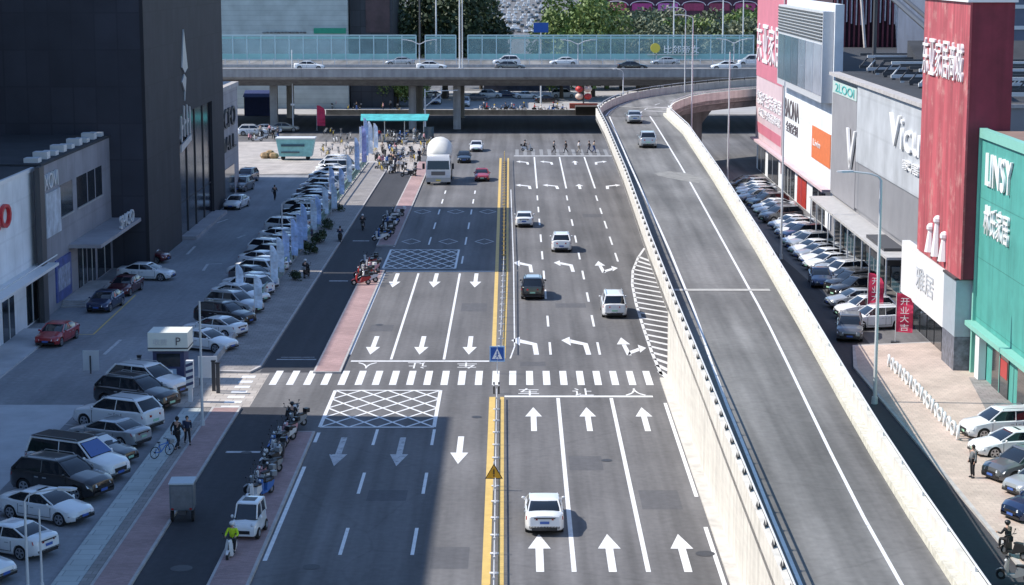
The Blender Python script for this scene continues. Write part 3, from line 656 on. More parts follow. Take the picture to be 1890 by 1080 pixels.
def car(kind, color, x, y, rz, label, group=None, z=0.0, low=False, name='parked_car', roof=None, cat='car'):
    mats = {'body': 'car_' + color, 'mirror': 'car_' + ('black' if color == 'black' else color)}
    if random.random() < .3: mats['license_plate'] = 'plate_green'
    skip = ('sunroof',) if random.random() < .6 else ()
    if low: skip = ('door_seam', 'door_handle', 'air_intake', 'rear_bumper_trim', 'grille', 'rim', 'mirror', 'license_plate', 'sunroof', 'roof_rail')
    rz += random.uniform(-.02, .02)
    c = dup(PR[kind], (x, y, z), rz, label, group, mats, skip); c.name = name; c['category'] = cat
    return c
def car_rear(kind, color, px, row, label, **k):      # driving away, rear bumper at the given point
    p = G(px, row, k.get('z', 0)); return car(kind, color, p.x, p.y + PL[kind] / 2, pi / 2, label, name='car', **k)
def car_front(kind, color, px, row, label, **k):
    p = G(px, row, k.get('z', 0)); return car(kind, color, p.x, p.y + PL[kind] / 2, -pi / 2, label, name='car', **k)
# moving traffic
car_rear('sedan', 'white', 1005, 991, 'white saloon driving away in the lane beside the median, nearest car on the road')
car_rear('mpv', 'white', 1135, 589, 'silver white people carrier driving away beside the striped gore')
c = car_rear('suv', 'black', 984, 555, 'black estate car with a pale roof driving away near the median')
MB().box(-1.3, .25, -.5, .5, 1.69, 1.72).build('roof_panel', 'car_silver', c)
car_rear('suv', 'white', 1037, 467, 'white off-roader driving away in the second lane behind the dark estate')
car_rear('sedan', 'white', 968, 421, 'white saloon driving away beside the median, farthest car in that lane')
car_front('sedan', 'red', 889, 336, 'red saloon coming towards the camera beside the cement truck')
car_front('sedan', 'black', 856, 302, 'black saloon half behind the drum of the cement truck')
car_front('sedan', 'white', 879, 281, 'white saloon just leaving the far junction towards the camera')
def ramp_car(px, row, kind, color, label):
    Y = 200.0
    for _ in range(20): z = ztop(Y) - .95; Y = Yr(row, z)
    return car_rear(kind, color, px, row, label, z=z + .006)
ramp_car(1197, 274, 'suv', 'silver', 'grey off-roader on the ramp, the nearer of the two cars there')
ramp_car(1172, 229, 'sedan', 'silver', 'silver saloon on the ramp bend, the farther of the two cars there')
# flyover traffic, rest
for px, row, kind, col, lab, hd in ((572, 126, 'sedan', 'white', 'white saloon crossing the flyover nearest its left end', 0), (797, 127, 'sedan', 'white', 'white saloon crossing the flyover left of the tall mast', 0),
                                (941, 127, 'sedan', 'grey', 'dark grey saloon on the flyover in front of a white car', 0), (1166, 126, 'sedan', 'black', 'black saloon crossing the flyover above the lamp post', 0),
                                (1338, 126, 'sedan', 'white', 'white saloon crossing the flyover at its right end', pi)):
    car(kind, col, (px - VX) / (F / (FY0 + 4)), FY0 + 4.5, hd, lab, name='car', z=FD)
for px, kind, col, lab in ((935, 'suv', 'white', 'white off-roader behind the flyover railing above the grey saloon'), (1040, 'sedan', 'white', 'white saloon behind the flyover railing in the middle of the bridge'), (1225, 'sedan', 'silver', 'silver saloon behind the flyover railing near the yellow sign'),
                           (1385, 'mpv', 'white', 'white van behind the railing at the right end of the flyover'), (740, 'sedan', 'silver', 'silver saloon behind the flyover railing by the twin lamp')):
    car(kind, col, (px - VX) / (F / (FY0 + 19)), FY0 + 18, pi, lab, name='car', z=FD)

# --- left lot, main row, angled
AF = R(-27)
lot = [(1064, 'sedan', 'white', 1, 'white saloon cut off by the bottom left corner'), (1018, 'sedan', 'white', 0, 'white saloon with its tail to the pale walkway behind the curved lamp post'),
       (957, 'sedan', 'white', 1, 'white saloon with black front grille and dark sunroof facing the walkway'), (911, 'suv', 'black', 1, 'black off-roader between the white saloon and the white people carrier'),
       (878, 'mpv', 'white', 1, 'people carrier with black roof, blue windscreen shade and white bonnet'), (850, 'sedan', 'black', 1, 'black saloon with a pale sunshade behind its windscreen'),
       (818, 'sedan', 'silver', 0, 'silver saloon with its tail to the walkway'), (789, 'suv', 'white', 0, 'large white off-roader with its tail to the walkway'),
       (750, 'suv', 'black', 1, 'dark car squeezed between two white off-roaders'), (727, 'suv', 'white', 1, 'white off-roader parked next to the ticket booth'),
       (645, 'sedan', 'white', 1, 'white saloon parked just beyond the ticket booth'), (620, 'sedan', 'white', 0, 'white saloon with its tail to the dirt strip beyond the booth'),
       (598, 'suv', 'black', 1, 'black off-roader amid white cars beyond the booth'), (577, 'suv', 'silver', 1, 'silver off-roader next to the black one beyond the booth')]
for i, (row, kind, col, fr, lab) in enumerate(lot):
    x = -22.95 if row > 660 else -21.9
    if row in (1064,): x = -24.4
    c = car(kind, col, x, Yr(row), AF + (0 if fr else pi), lab, 'cars parked at an angle in the left lot')
    if row == 878: MB().box(-2.1, .62, -.66, .66, 1.815, 1.84).build('roof_panel', 'car_black', c); MB().add([(.75, -.6, 1.72), (.75, .6, 1.72), (1.42, .74, 1.19), (1.42, -.74, 1.19)], [(0, 1, 2, 3)]).build('sunshade', 'car_blue', c)
    if row == 850: MB().add([(.42, -.55, 1.40), (.42, .55, 1.40), (1.0, .72, 1.05), (1.0, -.72, 1.05)], [(0, 1, 2, 3)]).build('sunshade', 'lamp_glass', c)
    if row > 660 and kind != 'sedan': c.scale = (1.14,) * 3; c.location.x -= .25
    if row == 1018: c.location.x = -23.4
cols = ['white', 'white', 'white', 'grey', 'white', 'white', 'white', 'black', 'white', 'silver', 'maroon', 'white', 'darkblue', 'white', 'silver', 'white', 'grey', 'black', 'white', 'silver', 'white', 'darkblue', 'white', 'grey', 'silver', 'white', 'grey', 'white', 'silver', 'white']
y = Yr(557); i = 0
cn = dict(white='white', grey='grey', black='black', silver='silver', maroon='dark red', darkblue='dark blue', champagne='champagne', brown='brown')
kn = dict(sedan='saloon', suv='off-roader', hatch='hatchback', mpv='people carrier')
cols = cols + cols
while y < Yr(306) and i < 38:
    kind = random.choice(['sedan', 'sedan', 'suv', 'hatch', 'suv']); fr = random.random() < .45
    car(kind, cols[i], -22.3 - .035 * max(0, i) + random.uniform(-.2, .3), y, AF + (0 if fr else pi), '%s %s in the left lot, %s car beyond the ticket booth' % (cn[cols[i]], kn[kind], ordn(i + 4)), 'cars parked at an angle in the left lot')
    y += random.uniform(2.9, 3.3); i += 1
# --- left lot, others
p = G(106, 632); car('sedan', 'red', p.x, p.y, R(-97), 'red saloon parked by the white building steps', name='parked_car')
p = G(195, 570); car('sedan', 'darkblue', p.x, p.y, R(-97), 'dark blue saloon parked at the steps of the grey building')
p = G(232, 541); car('sedan', 'maroon', p.x, p.y, R(-97), 'dark red car parked behind the blue saloon at the grey building')
p = G(270, 516); car('sedan', 'white', p.x, p.y, R(-9), 'long white saloon turning across the lane by the dark tower')
p = G(272, 500); car('hatch', 'maroon', p.x - 1, p.y + 5, R(-9), 'dark red car hidden behind the long white saloon')
p = G(437, 384); car('sedan', 'white', p.x, p.y, R(-100), 'white saloon parked at the far corner of the dark tower')
p = G(447, 352); car('suv', 'grey', p.x, p.y, R(-100), 'grey off-roader parked behind a white saloon at the dark tower')
p = G(456, 336); car('suv', 'darkblue', p.x, p.y, R(-100), 'dark blue off-roader parked last in line by the dark tower')
for px, row, col, kind in ((466, 250, 'white', 'suv'), (492, 246, 'white', 'sedan'), (524, 243, 'champagne', 'sedan'), (630, 320, 'white', 'mpv')):
    p = G(px, row); car(kind, col, p.x, p.y, R(5), '%s %s on the sunlit plaza %s' % (cn[col], kn[kind], {466: 'at its left edge', 492: 'next to a white off-roader', 524: 'beside the lamp post', 630: 'at the end of the lot'}[px]))
# --- right lot column
rcols = ['white', 'white', 'grey', 'silver', 'black', 'darkblue', 'white', 'silver', 'white', 'darkblue', 'white', 'silver', 'white', 'silver', 'white', 'white', 'silver', 'white', 'silver', 'white', 'grey', 'white']
y = Yr(548); i = 0
rcols = ['black', 'black', 'grey', 'white', 'silver', 'white', 'white', 'silver', 'white', 'silver', 'white', 'darkblue', 'white', 'silver', 'white', 'grey', 'black', 'silver', 'white', 'black', 'darkblue', 'grey', 'silver', 'white']
rcols += ['white', 'silver', 'black', 'white']
while y < Yr(338) and i < 27:
    kind = random.choice(['sedan', 'suv', 'sedan', 'hatch']) if i > 1 else 'suv'
    car(kind, rcols[i], 27.5 + random.uniform(-.2, .3) + i * .01, y, R(180 + 24), '%s %s in the row below the shops, %s car from the red banner flags' % (cn[rcols[i]], kn[kind], ordn(i)), 'cars parked below the shops on the right')
    y += random.uniform(2.85, 3.2) if i != 14 else 5.5; i += 1
for px, row, kind, col, a, lab in ((1568, 622, 'suv', 'grey', -100, 'dusty grey car parked nose-on beside the ramp wall'), (1615, 605, 'suv', 'white', 192, 'white off-roader beside the red banner flags, nearest of three'),
                                   (1597, 586, 'suv', 'white', 192, 'white off-roader between two others at the banner flags'), (1580, 566, 'sedan', 'silver', 192, 'silver saloon behind the white off-roaders at the flags'),
                                   (1514, 525, 'sedan', 'darkblue', -95, 'dark blue car parked tight against the ramp, before the black off-roaders'),
                                   (1848, 805, 'suv', 'white', 190, 'white off-roader parked on the sidewalk below the green building'), (1870, 838, 'sedan', 'white', 192, 'white saloon beside the standing woman on the sidewalk'),
                                   (1893, 882, 'suv', 'grey', 205, 'dark grey car behind the standing woman'), (1925, 910, 'hatch', 'silver', 205, 'pale blue grey car cut off by the right edge'), (1935, 955, 'suv', 'darkblue', 205, 'dark blue car at the right edge, nearest of that row')):
    p = G(px, row); car(kind, col, p.x, p.y, R(a), lab)
for px, row in ((1372, 350), (1398, 372)):
    p = G(px, row); car('sedan', 'black' if px < 1380 else 'silver', p.x, p.y, R(195), ('black' if px < 1380 else 'pale grey') + ' saloon under the pink shop front beside the ramp lamp')
# --- cars beyond the flyover at ground level
for px, row, col, kind, lab in ((652, 196, 'white', 'sedan', 'white saloon seen under the flyover left of the bus canopy'), (622, 190, 'white', 'mpv', 'white van parked under the far side of the flyover'), (690, 192, 'silver', 'sedan', 'silver saloon under the flyover behind the crowd'),
                           (805, 192, 'white', 'suv', 'white off-roader waiting under the flyover beside the centre pier'), (858, 196, 'white', 'mpv', 'white van waiting under the flyover right of the centre pier'), (800, 180, 'white', 'sedan', 'white saloon in the far street, second behind the pier'),
                           (880, 186, 'grey', 'sedan', 'grey saloon far behind the crossing scooters'), (1010, 190, 'black', 'sedan', 'black saloon far behind the crossing scooters on the right')):
    p = G(px, row); car(kind, col, p.x, p.y, R(10 if kind == 'sedan' else -90), lab, name='car')
for i, (px, row, kind, col) in enumerate(((566, 184, 'suv', 'white'), (596, 182, 'sedan', 'silver'), (668, 186, 'mpv', 'white'), (704, 185, 'sedan', 'black'), (735, 187, 'sedan', 'white'), (905, 181, 'suv', 'white'), (934, 180, 'sedan', 'darkblue'), (972, 182, 'sedan', 'white'), (1040, 180, 'mpv', 'white'))):
    p = G(px, row); car(kind, col, p.x, p.y, R(0), '%s %s in the street seen below the flyover, %s from the left' % (cn[col], kn[kind], ordn(i)), name='car')
# far traffic jam: tiny copies without parts
fars = {}
for nm in ('white', 'grey', 'black', 'silver'):
    fars[nm] = None
k = 0
jam = [(918 + random.uniform(-3, 3) + c * 11, rr) for rr in (-4, 0, 4, 8, 12, 16, 20, 25, 30, 35, 40, 45, 50, 55, 60) for c in range(8)]
for px, row in jam:
    Y = Yr(row); x = (px + random.uniform(-3, 3) + (row - 30) * -.1 - VX) / (F / Y); nm = random.choice(['white', 'white', 'grey', 'black', 'silver', 'white'])
    if fars[nm] is None:
        src = [c for c in kids(PR['sedan']) if c.name.startswith('body')][0]; w_ = [c for c in kids(PR['sedan']) if c.name.startswith('windows')][0]
        me = src.data.copy(); o = bpy.data.objects.new('distant_car', me); me.materials.clear(); me.materials.append(M['car_' + nm]); me.materials.append(M['glass'])
        bm = bmesh.new(); bm.from_mesh(me); n0 = len(bm.faces); bm.from_mesh(w_.data); bm.faces.ensure_lookup_table()
        for f in bm.faces[n0:]: f.material_index = 1
        bm.to_mesh(me); bm.free(); fars[nm] = me
    else: o = bpy.data.objects.new('distant_car', fars[nm])
    C.objects.link(o); o.location = (x, Y + random.uniform(-6, 6), .02); o.rotation_euler = (0, 0, pi / 2)
    tag(o, 'tiny %s car in the distant traffic beyond the flyover' % nm, 'car', 'distant %s cars in the traffic jam' % nm)
for t in PR.values():
    for k_ in kids(t):
        for g_ in kids(k_): bpy.data.objects.remove(g_)
        bpy.data.objects.remove(k_)
    bpy.data.objects.remove(t)
KIDS.clear()

# ================================================================== BUILDINGS
def wallmat(name, col, sx, sz, dark=.6, axes='YZ', var=.06, rough=.7): return tiles(name, col, [c * dark for c in col], sx, sz, var, rough, axes)
M['tower_side'] = wallmat('dark_cladding_side', (.030, .029, .036), 1.5, 3.2, .75, 'YZ', .12, .8)
M['tower_front'] = wallmat('dark_cladding_front', (.034, .036, .050), 2.0, 3.2, .8, 'XZ', .14, .75)
M['tower_recess'] = mat('recess_glass', (.012, .013, .02), .15, var=.1, scale=.3)
M['grey_wall'] = wallmat('grey_render', (.25, .25, .28), 3, 3, .9, 'YZ', .02)
M['roof_dark'] = mat('roof_felt', (.035, .038, .045), .9, var=.25, scale=.4)
M['white_wall'] = wallmat('white_panels', (.74, .76, .78), 2.4, 2.4, .93, 'YZ', .015)
M['stone_pale'] = wallmat('pale_stone', (.33, .32, .34), 1.2, 1.2, .8, 'YZ', .05)
XL = -32.8
Ya, Yb_ = Yr(495), Yr(379)
t = thing('office_tower', 'black clad tower with a recessed entrance and a silver emblem', 'building', (XL, Ya, 0)); D = Yb_ - Ya
MB().box(-50, -.02, .02, D, -.05, 33).build('front_wall', 'tower_front', t)
y1, y2 = YatX(331, XL) - Ya, YatX(391, XL) - Ya
mb = MB().box(-.018, .28, 0, y1, 0, 33).box(-.018, .28, y2, D, 0, 33).box(-.018, .28, y1, y2, 12.2, 33).build('side_cladding', 'tower_side', t)
mb = MB().box(-.015, .02, y1 + .01, y2 - .01, 3.6, 12.19).box(-.015, .02, y1 + .01, y2 - .01, .15, 3.5).build('entrance_glazing', 'tower_recess', t)
MB().box(.0, 1.5, y1 + 1, y2 + 1, .0, .35).build('entrance_step', 'stone_pale', t)
m2 = MB()
for k in range(1, 4): yy = y1 + (y2 - y1) * k / 4; m2.box(.03, .12, yy - .08, yy + .08, .3, 12.1)
m2.build('glazing_mullions', 'pole_dark', t)
mb = MB(); rb = MB()
yc = YatX(341, XL) - Ya; sil = mat('brushed_silver', (.5, .52, .55), .35, .3, var=.05)
def plate(mb, pts, x0=.29, x1=.42): mb.loft([[(x0, yc + a, z) for a, z in pts], [(x1, yc + a, z) for a, z in pts]])
plate(mb, [(-1.3, 16.7), (.2, 16.1), (1.9, 16.5), (.1, 20.3)]); plate(mb, [(-1.6, 15.3), (0, 14.3), (-.1, 12.8 + .6), (.9, 15.6), (-.2, 16.0)])
mb.build('emblem', sil, t)
for k, (h0, h1) in enumerate(((9.6, 12.0), (10.0, 12.9), (10.0, 12.9), (10.0, 12.6))):
    q = MB(); yk = yc - 2.6 + k * 1.7
    plate_pts = [(yk - yc, h0), (yk - yc + .42, h0 - .1), (yk - yc + .42, h1), (yk - yc, h1 + .1)]; plate(q, plate_pts)
    if k < 3: plate(q, [(yk - yc + .43, h0 + 1.1), (yk - yc + 1.0, h0 + 1.3), (yk - yc + 1.0, h0 + 1.6), (yk - yc + .43, h0 + 1.5)])
    q.build('emblem_letter', sil, t)
mb = MB(); plate(mb, [(-3, 8.6), (3.2, 9.3), (3.2, 9.9), (-3, 9.3)]); mb.build('emblem_bar', sil, t)
q = MB().box(-14.3, -12.6, -.25, .015, 0, 33).build('maroon_strip', mat('maroon_panel', (.13, .03, .05), .6), t)
t = thing('annex_block', 'low pale grey block with dark lettering at the far corner of the black tower', 'building', (-33.0, Yr(391), 0)); D2 = Yr(352) - Yr(391)
MB().box(-9, 0, 0, D2, -.05, 12.4).build('wall', 'stone_pale', t); MB().box(-9.2, .15, -.1, D2 + .15, 12.4, 12.9).build('cornice', 'kerb', t)
text('IECFO', 'sign_letters', 'pole_dark', t, (.02, D2 * .25, 8.2), (0, 1, 0), D2 * .6, 2.2, .2); text('MALL', 'sign_letters', 'pole_dark', t, (.02, D2 * .25, 5.6), (0, 1, 0), D2 * .6, 1.6, .2)
MB().box(-.03, .06, D2 * .2, D2 * .8, .2, 3.6).build('shop_window', 'glass_dark', t)
# grey building with upper windows
Xg = -35.8; g0, g1 = YatX(83, Xg), YatX(209, Xg); Dg = g1 - g0
t = thing('grey_shop_building', 'grey two storey building with a band of upper windows and a long canopy', 'building', (Xg, g0, 0))
MB().box(-16, 0, 0, Dg, -.05, 11.6).build('wall', 'grey_wall', t)
MB().box(-16, .12, -.1, Dg + .1, 11.6, 11.8).build('roof', 'roof_dark', t)
for k in range(9): yy = Dg * (k + .5) / 9; MB().box(-1.4, -.3, yy - .5, yy + .6, 11.8, 12.15 + .2 * (k % 2)).build('cooling_unit', 'pole', t)
for k, (a, b_) in enumerate(((118, 140), (148, 166), (168, 180), (182, 193))):
    ya, yb = YatX(a, Xg) - g0, YatX(b_, Xg) - g0
    wn = MB().box(-.04, .03, ya, yb, 7.0, 9.5).build('window', 'glass_dark', t); MB().box(.0, .12, ya - .1, yb + .1, 6.88, 6.98).build('sill', 'kerb', wn)
ya, yb = YatX(90, Xg) - g0, YatX(116, Xg) - g0
MB().box(-.04, .12, ya, yb, 6.0, 9.4).build('advert_panel', mat('pale_print', (.45, .5, .56), .5, var=.4, scale=.8), t)
text('XOVI', 'sign_letters', 'pole', t, (.02, YatX(86, Xg) - g0, 9.7), (0, 1, 0), 4.6, 1.2, .2)
ya, yb = YatX(130, Xg) - g0, YatX(222, Xg) - g0
MB().box(.01, 2.6, ya, yb - 3, 4.2, 4.5).build('canopy', 'stone_pale', t); text('SHCO', 'sign_letters', 'pole', t, (2.3, ya + 9, 4.5), (0, 1, 0), 6, 1.1, .15)
for a, b_, m_ in ((104, 131, 'poster_blue'), (146, 160, 'glass_dark'), (163, 176, 'glass_dark'), (181, 204, 'glass_dark')):
    ya, yb = YatX(a, Xg) - g0, YatX(b_, Xg) - g0
    if m_ == 'poster_blue':
        ps = MB().box(-.02, .12, ya, yb, .6, 3.9).build('poster', mat('poster_blue', (.06, .09, .28), .4, var=.5, scale=1.2), t); MB().box(.12, .14, ya + .5, yb - .5, 1.4, 3.2).build('poster_print', mat('poster_print', (.3, .34, .45), .4, var=.6, scale=2), ps)
    else:
        d_ = MB().box(-.04, .06, ya, yb, .15, 3.8).build('shop_window', m_, t); MB().box(.06, .1, (ya + yb) / 2 - .04, (ya + yb) / 2 + .04, .15, 3.8).build('mullion', 'pole', d_)
for k in range(3):
    a, b_ = YatX(112, Xg) - g0, YatX(165, Xg) - g0; MB().box(.02 + k * 0, 3.2 - k * .7, a + k * .3, b_, -.02 + k * .16, .14 + k * .16).build('step', 'kerb', t)
MB().box(-.02, .35, -1.5, -.05, 0, 11.7).build('dark_pier', 'pole_dark', t)
# white building
Xw = -36.3; w1 = YatX(74, Xw)
t = thing('white_shop_building', 'white panelled building with red lettering at the left edge', 'building', (Xw, 60, 0)); Dw = w1 - 60
MB().box(-11, 0, 0, Dw, -.05, 11.3).build('wall', 'white_wall', t); MB().box(-11, .12, -.1, Dw + .05, 11.3, 11.6).build('roof_edge', 'white', t); MB().box(-10.8, -.1, 0, Dw, 11.6, 11.65).build('roof', 'roof_dark', t)
MB().box(.01, 1.6, Dw - 62, Dw - .1, 4.1, 4.3).build('canopy', 'white', t)
MB().path([(1.5, Dw - 62, 4.9), (1.5, Dw - .2, 4.9)], .05).build('canopy_rail', 'pole', t)
text('GO', 'sign_letters', mat('sign_red', (.55, .02, .03), .4, var=0), t, (.02, YatX(24, Xw) - 60 - 5.6, 8.2), (0, 1, 0), 5.6, 1.7, .25)
for k in range(8):
    d_ = MB().box(-.04, .05, Dw - 4 - k * 7, Dw - .8 - k * 7, .15, 3.6).build('shop_window', 'glass_dark', t); MB().box(.05, .1, Dw - 2.45 - k * 7, Dw - 2.35 - k * 7, .15, 3.6).build('mullion', 'pole', d_)
for i, (px, row, w_, h) in enumerate(((18, 585, 2.2, 1.5), (40, 575, 1.6, 1.3))):
    p = G(px, row); t2 = thing('vending_cabinet', ['white cabinet under the canopy of the white building, nearer one', 'pale cabinet under the canopy of the white building, farther one'][i], 'cabinet', (p.x - 1.2, p.y, .14))
    MB().box(-.5, .5, -w_ / 2, w_ / 2, 0, h).build('cabinet_body', 'white', t2); MB().box(.5, .52, -w_ / 2 + .15, w_ / 2 - .15, .3, h - .2).build('door', 'glass_dark', t2); MB().box(-.6, .65, -w_ / 2 - .1, w_ / 2 + .1, h, h + .08).build('top', 'pole', t2)
# blocks behind and beside, outside the frame: they throw the broad shadow over the left side
def block(name, lab, x0, x1, y0, y1, h):
    t = thing(name, lab, 'building', (x1, y0, 0)); W2 = x0 - x1; D_ = y1 - y0
    MB().box(W2, 0, 0, D_, -.05, h).build('wall', 'grey_wall', t); wn = MB(); z = 2
    MB().box(W2 - .2, .2, -.2, D_ + .2, h, h + .6).build('cornice', 'kerb', t)
    mb = MB()
    while z < h - 3: mb.box(-.03, .03, 1, D_ - 1, z, z + 1.8); z += 3.4
    o = mb.build('window_bands', 'glass_dark', t); o['kind'] = 'stuff'
block('office_block', 'tall grey office block beside the parking lot, nearest the camera', -75, -36.6, 20, Yr(755), 33)
for o in list(C.objects):
    if o.name.startswith('white_shop_building'): o.location.y = Yr(755) + .5; dw0 = Yr(755) + .5 - 60
for o in kids(bpy.data.objects['white_shop_building']):     # keep the pieces where they stand after moving the base
    for v in o.data.vertices: v.co.y = max(v.co.y - dw0, 0.0) if o.name.split('.')[0] in ('wall', 'roof_edge', 'roof', 'canopy', 'canopy_rail') else v.co.y - dw0
    if all(v.co.y < .01 for v in o.data.vertices):
        for g_ in kids(o): bpy.data.objects.remove(g_)
        bpy.data.objects.remove(o)
    else:
        for g_ in kids(o):
            for v in g_.data.vertices: v.co.y -= dw0
KIDS.clear()
block('apartment_block', 'grey apartment block set back behind the white building', -80, -50, Yr(755) + .5, Yr(664), 30.8)
block('hotel_block', 'taller grey block set back behind the grey shop building', -80, -52.5, Yr(663), Ya - .5, 40)
block('rear_block', 'block behind the pale annex of the black tower', -60, -42.2, Yb_ + .5, Yr(326), 21)

# ---- right side shops
M['pink_hot'] = mat('hot_pink_panel', (.52, .16, .21), .6, var=.1, scale=.35)
M['pink_pale'] = mat('pale_pink_panel', (.56, .43, .45), .6, var=.12, scale=.3)
M['teal_wall'] = mat('teal_wall', (.08, .345, .30), .6, var=.16, scale=.3, wear=((.065, .285, .25), .18, .55), drip=.18, joint=[('Y', 4.0), ('Z', 3.9)])
M['teal_light'] = mat('teal_trim', (.22, .5, .42), .5, var=.05)
M['red_tower'] = mat('faded_red', (.45, .09, .105), .7, var=.3, scale=.35, stretch=(1, 1, .35), wear=((.55, .25, .23), .45, .53), drip=.4)
M['red_tower_shaded'] = mat('red_shaded', (.2, .025, .045), .7, var=.25, scale=.5, wear=((.4, .12, .14), .9, .64), drip=.3)  # tower red for the side turned from the sun, shade put into the colour
M['pale_panel'] = wallmat('pale_grey_panel', (.43, .45, .475), 4, 3, .93, 'YZ', .015)
M['mid_panel'] = wallmat('mid_grey_panel', (.25, .25, .265), 4, 2, .9, 'YZ', .02)
M['letter_white'] = mat('white_letters', (.8, .8, .8), .4, var=0)
M['letter_dark'] = mat('dark_letters', (.12, .1, .11), .5, var=0)
M['letter_teal'] = mat('teal_letters', (.08, .42, .4), .5, var=0)
M['orange'] = mat('orange_panel', (.68, .18, .06), .5, var=.1)
M['red_door'] = mat('red_door', (.38, .03, .02), .5, var=.3, scale=1.5)
M['brown_roof'] = mat('brown_roof', (.23, .15, .12), .9, var=.25, scale=.3)
M['gold'] = mat('yellow_panel', (.75, .6, .08), .4, var=0)
def facade(name, lab, X, pa, pb):
    a, b_ = YatX(pb, X), YatX(pa, X)      # pa is the farther edge
    return thing(name, lab, 'building', (X, a, .0)), b_ - a, (lambda px: YatX(px, X) - a)
# furniture mall, pink and white
t, D, yy = facade('furniture_mall', 'pink and white shop building with a silver louvred box', 31.5, 1396, 1531)
yp = yy(1445)
MB().box(0, 22, 0, yp, -.05, 15.8).build('white_wall', 'white_wall', t); MB().box(.01, .9, 0, yp, 15.8, 22.6).build('upper_front', 'white_wall', t)
MB().box(.0, 22, yp, D, -.05, 15.8).build('side_wall', 'white_wall', t); MB().box(.01, .9, yp, D, 15.8, 24).build('upper_side_front', 'white_wall', t); MB().box(.95, 22, 0, D, 15.8, 15.85).build('roof', 'roof_dark', t)
MB().box(-.25, -.005, yp, D, 12.2, 24).build('pink_panel', 'pink_hot', t); MB().box(-.2, -.005, yp + .1, D, 4.2, 12.15).build('lower_panel', 'pink_pale', t)
MB().box(-.32, -.2, yp, yp + .5, 2, 24.2).build('edge_post', 'pink_pale', t)
L_ = (D - yp - 2.5) / 4
for k, ch in enumerate('东亚家居'): text(ch, 'sign_letter', 'letter_white', t, (-.26, D - .8 - k * L_ * 1.02, 14.2), (0, -1, 0), L_ * .86, 4.8, .14)
text('您好生活家居', 'sign_letters', 'letter_white', t, (-.21, D - 1.2, 8.7), (0, -1, 0), D - yp - 2.2, 1.7, .1)
text('欢迎光临品牌馆', 'sign_letters', 'letter_white', t, (-.21, D - 3.2, 7.2), (0, -1, 0), D - yp - 5, 1.1, .1)
MB().box(-.23, -.2, yp + .8, D - 1, 5.0, 6.3).build('stripe', 'pink_hot', t)
text('BAONA', 'sign_letters', 'letter_dark', t, (-.02, yp - .3, 8.9), (0, -1, 0), 12, 2.2, .06); text('全屋定制', 'sign_letters', 'letter_dark', t, (-.02, yp - 1.6, 7.3), (0, -1, 0), 10, 1.2, .06)
b0, b1 = yy(1530), yy(1447)
bx = MB().box(-1.1, -.01, b0 + .2, b1, 12.8, 21.9).build('louvred_box', mat('steel_frame', (.6, .61, .63), .4, .2, var=.05), t)
for k in range(6):
    ya = b0 + .6 + (b1 - b0 - .9) * k / 6; yb = b0 + .6 + (b1 - b0 - .9) * (k + 1) / 6 - .5; MB().box(-1.16, -1.09, ya, yb, 13.5, 18.6).build('pane', mat('box_pane_%d' % k, [(.5, .54, .62), (.45, .5, .58), (.3, .36, .43), (.14, .2, .25), (.14, .22, .27), (.17, .24, .28)][k], .2, .3, var=.15, scale=.5), bx)
mb = MB()
for k in range(9): mb.box(-1.2, -1.1, b0 + .5, b1 - .3, 18.9 + k * .33, 19.05 + k * .33)
mb.build('louvres', 'pole_dark', bx)
MB().box(-.08, -.005, yy(1530) + .1, yy(1496), 6.2, 9.6).build('orange_sign', 'orange', t); text('Livin', 'sign_letters', 'letter_white', t, (-.09, yy(1499), 7.6), (0, -1, 0), 5, .7, .05)
MB().box(-.9, -.01, 0, D, 3.9, 4.15).build('canopy', 'pink_pale', t)
for a, b_, m_ in ((1472, 1488, 'red_door'), (1500, 1522, 'glass_dark'), (1455, 1466, 'glass_dark'), (1446, 1453, 'glass_dark'), (1418, 1436, 'glass_dark'), (1400, 1412, 'glass_dark')):
    d_ = MB().box(-.1, .02, yy(b_), yy(a), .15, 3.4).build('shop_door' if m_ == 'red_door' else 'shop_window', m_, t)
    MB().box(-.14, -.1, (yy(a) + yy(b_)) / 2 - .06, (yy(a) + yy(b_)) / 2 + .06, .15, 3.4).build('mullion', 'pole' if m_ != 'red_door' else 'pink_hot', d_)
# grey building
t, D, yy = facade('grey_furniture_store', 'pale grey furniture store with a white emblem and script lettering', 31.0, 1534, 1702)
MB().box(0, 20, 0, D, -.05, 15.9).build('wall', 'mid_panel', t); MB().box(-.3, -.005, 0, yy(1580), 8.9, 15.9).build('upper_panel', 'pale_panel', t)
MB().box(-.22, -.005, yy(1578), D, 4.4, 14.2).build('side_panel', mat('warm_grey_panel', (.27, .265, .28), .6, var=.12, scale=.4), t)
MB().box(-.18, -.005, 0, yy(1578), 4.6, 8.88).build('lower_panel', mat('mid_grey_smooth', (.24, .24, .255), .6, var=.12, scale=.3), t)
MB().box(-.6, 20, -.15, D + .1, 15.9, 16.2).build('roof_edge', 'kerb', t); MB().box(.4, 19.8, .2, D - .2, 16.2, 16.24).build('roof', 'roof_dark', t)
MB().box(-.27, -.225, yy(1578), D - .3, 14.25, 15.4).build('brand_strip', mat('pale_mint', (.48, .58, .55), .5, var=.05), t)
text('2LOOI', 'sign_letters', 'letter_teal', t, (-.28, yy(1540), 14.45), (0, -1, 0), yy(1540) - yy(1574), .8, .05)
V = MB()
ya, yb = yy(1565), yy(1581)
def slab(mb, pts, x0=-.5, x1=-.31): mb.loft([[(x0, y, z) for y, z in pts], [(x1, y, z) for y, z in pts]])
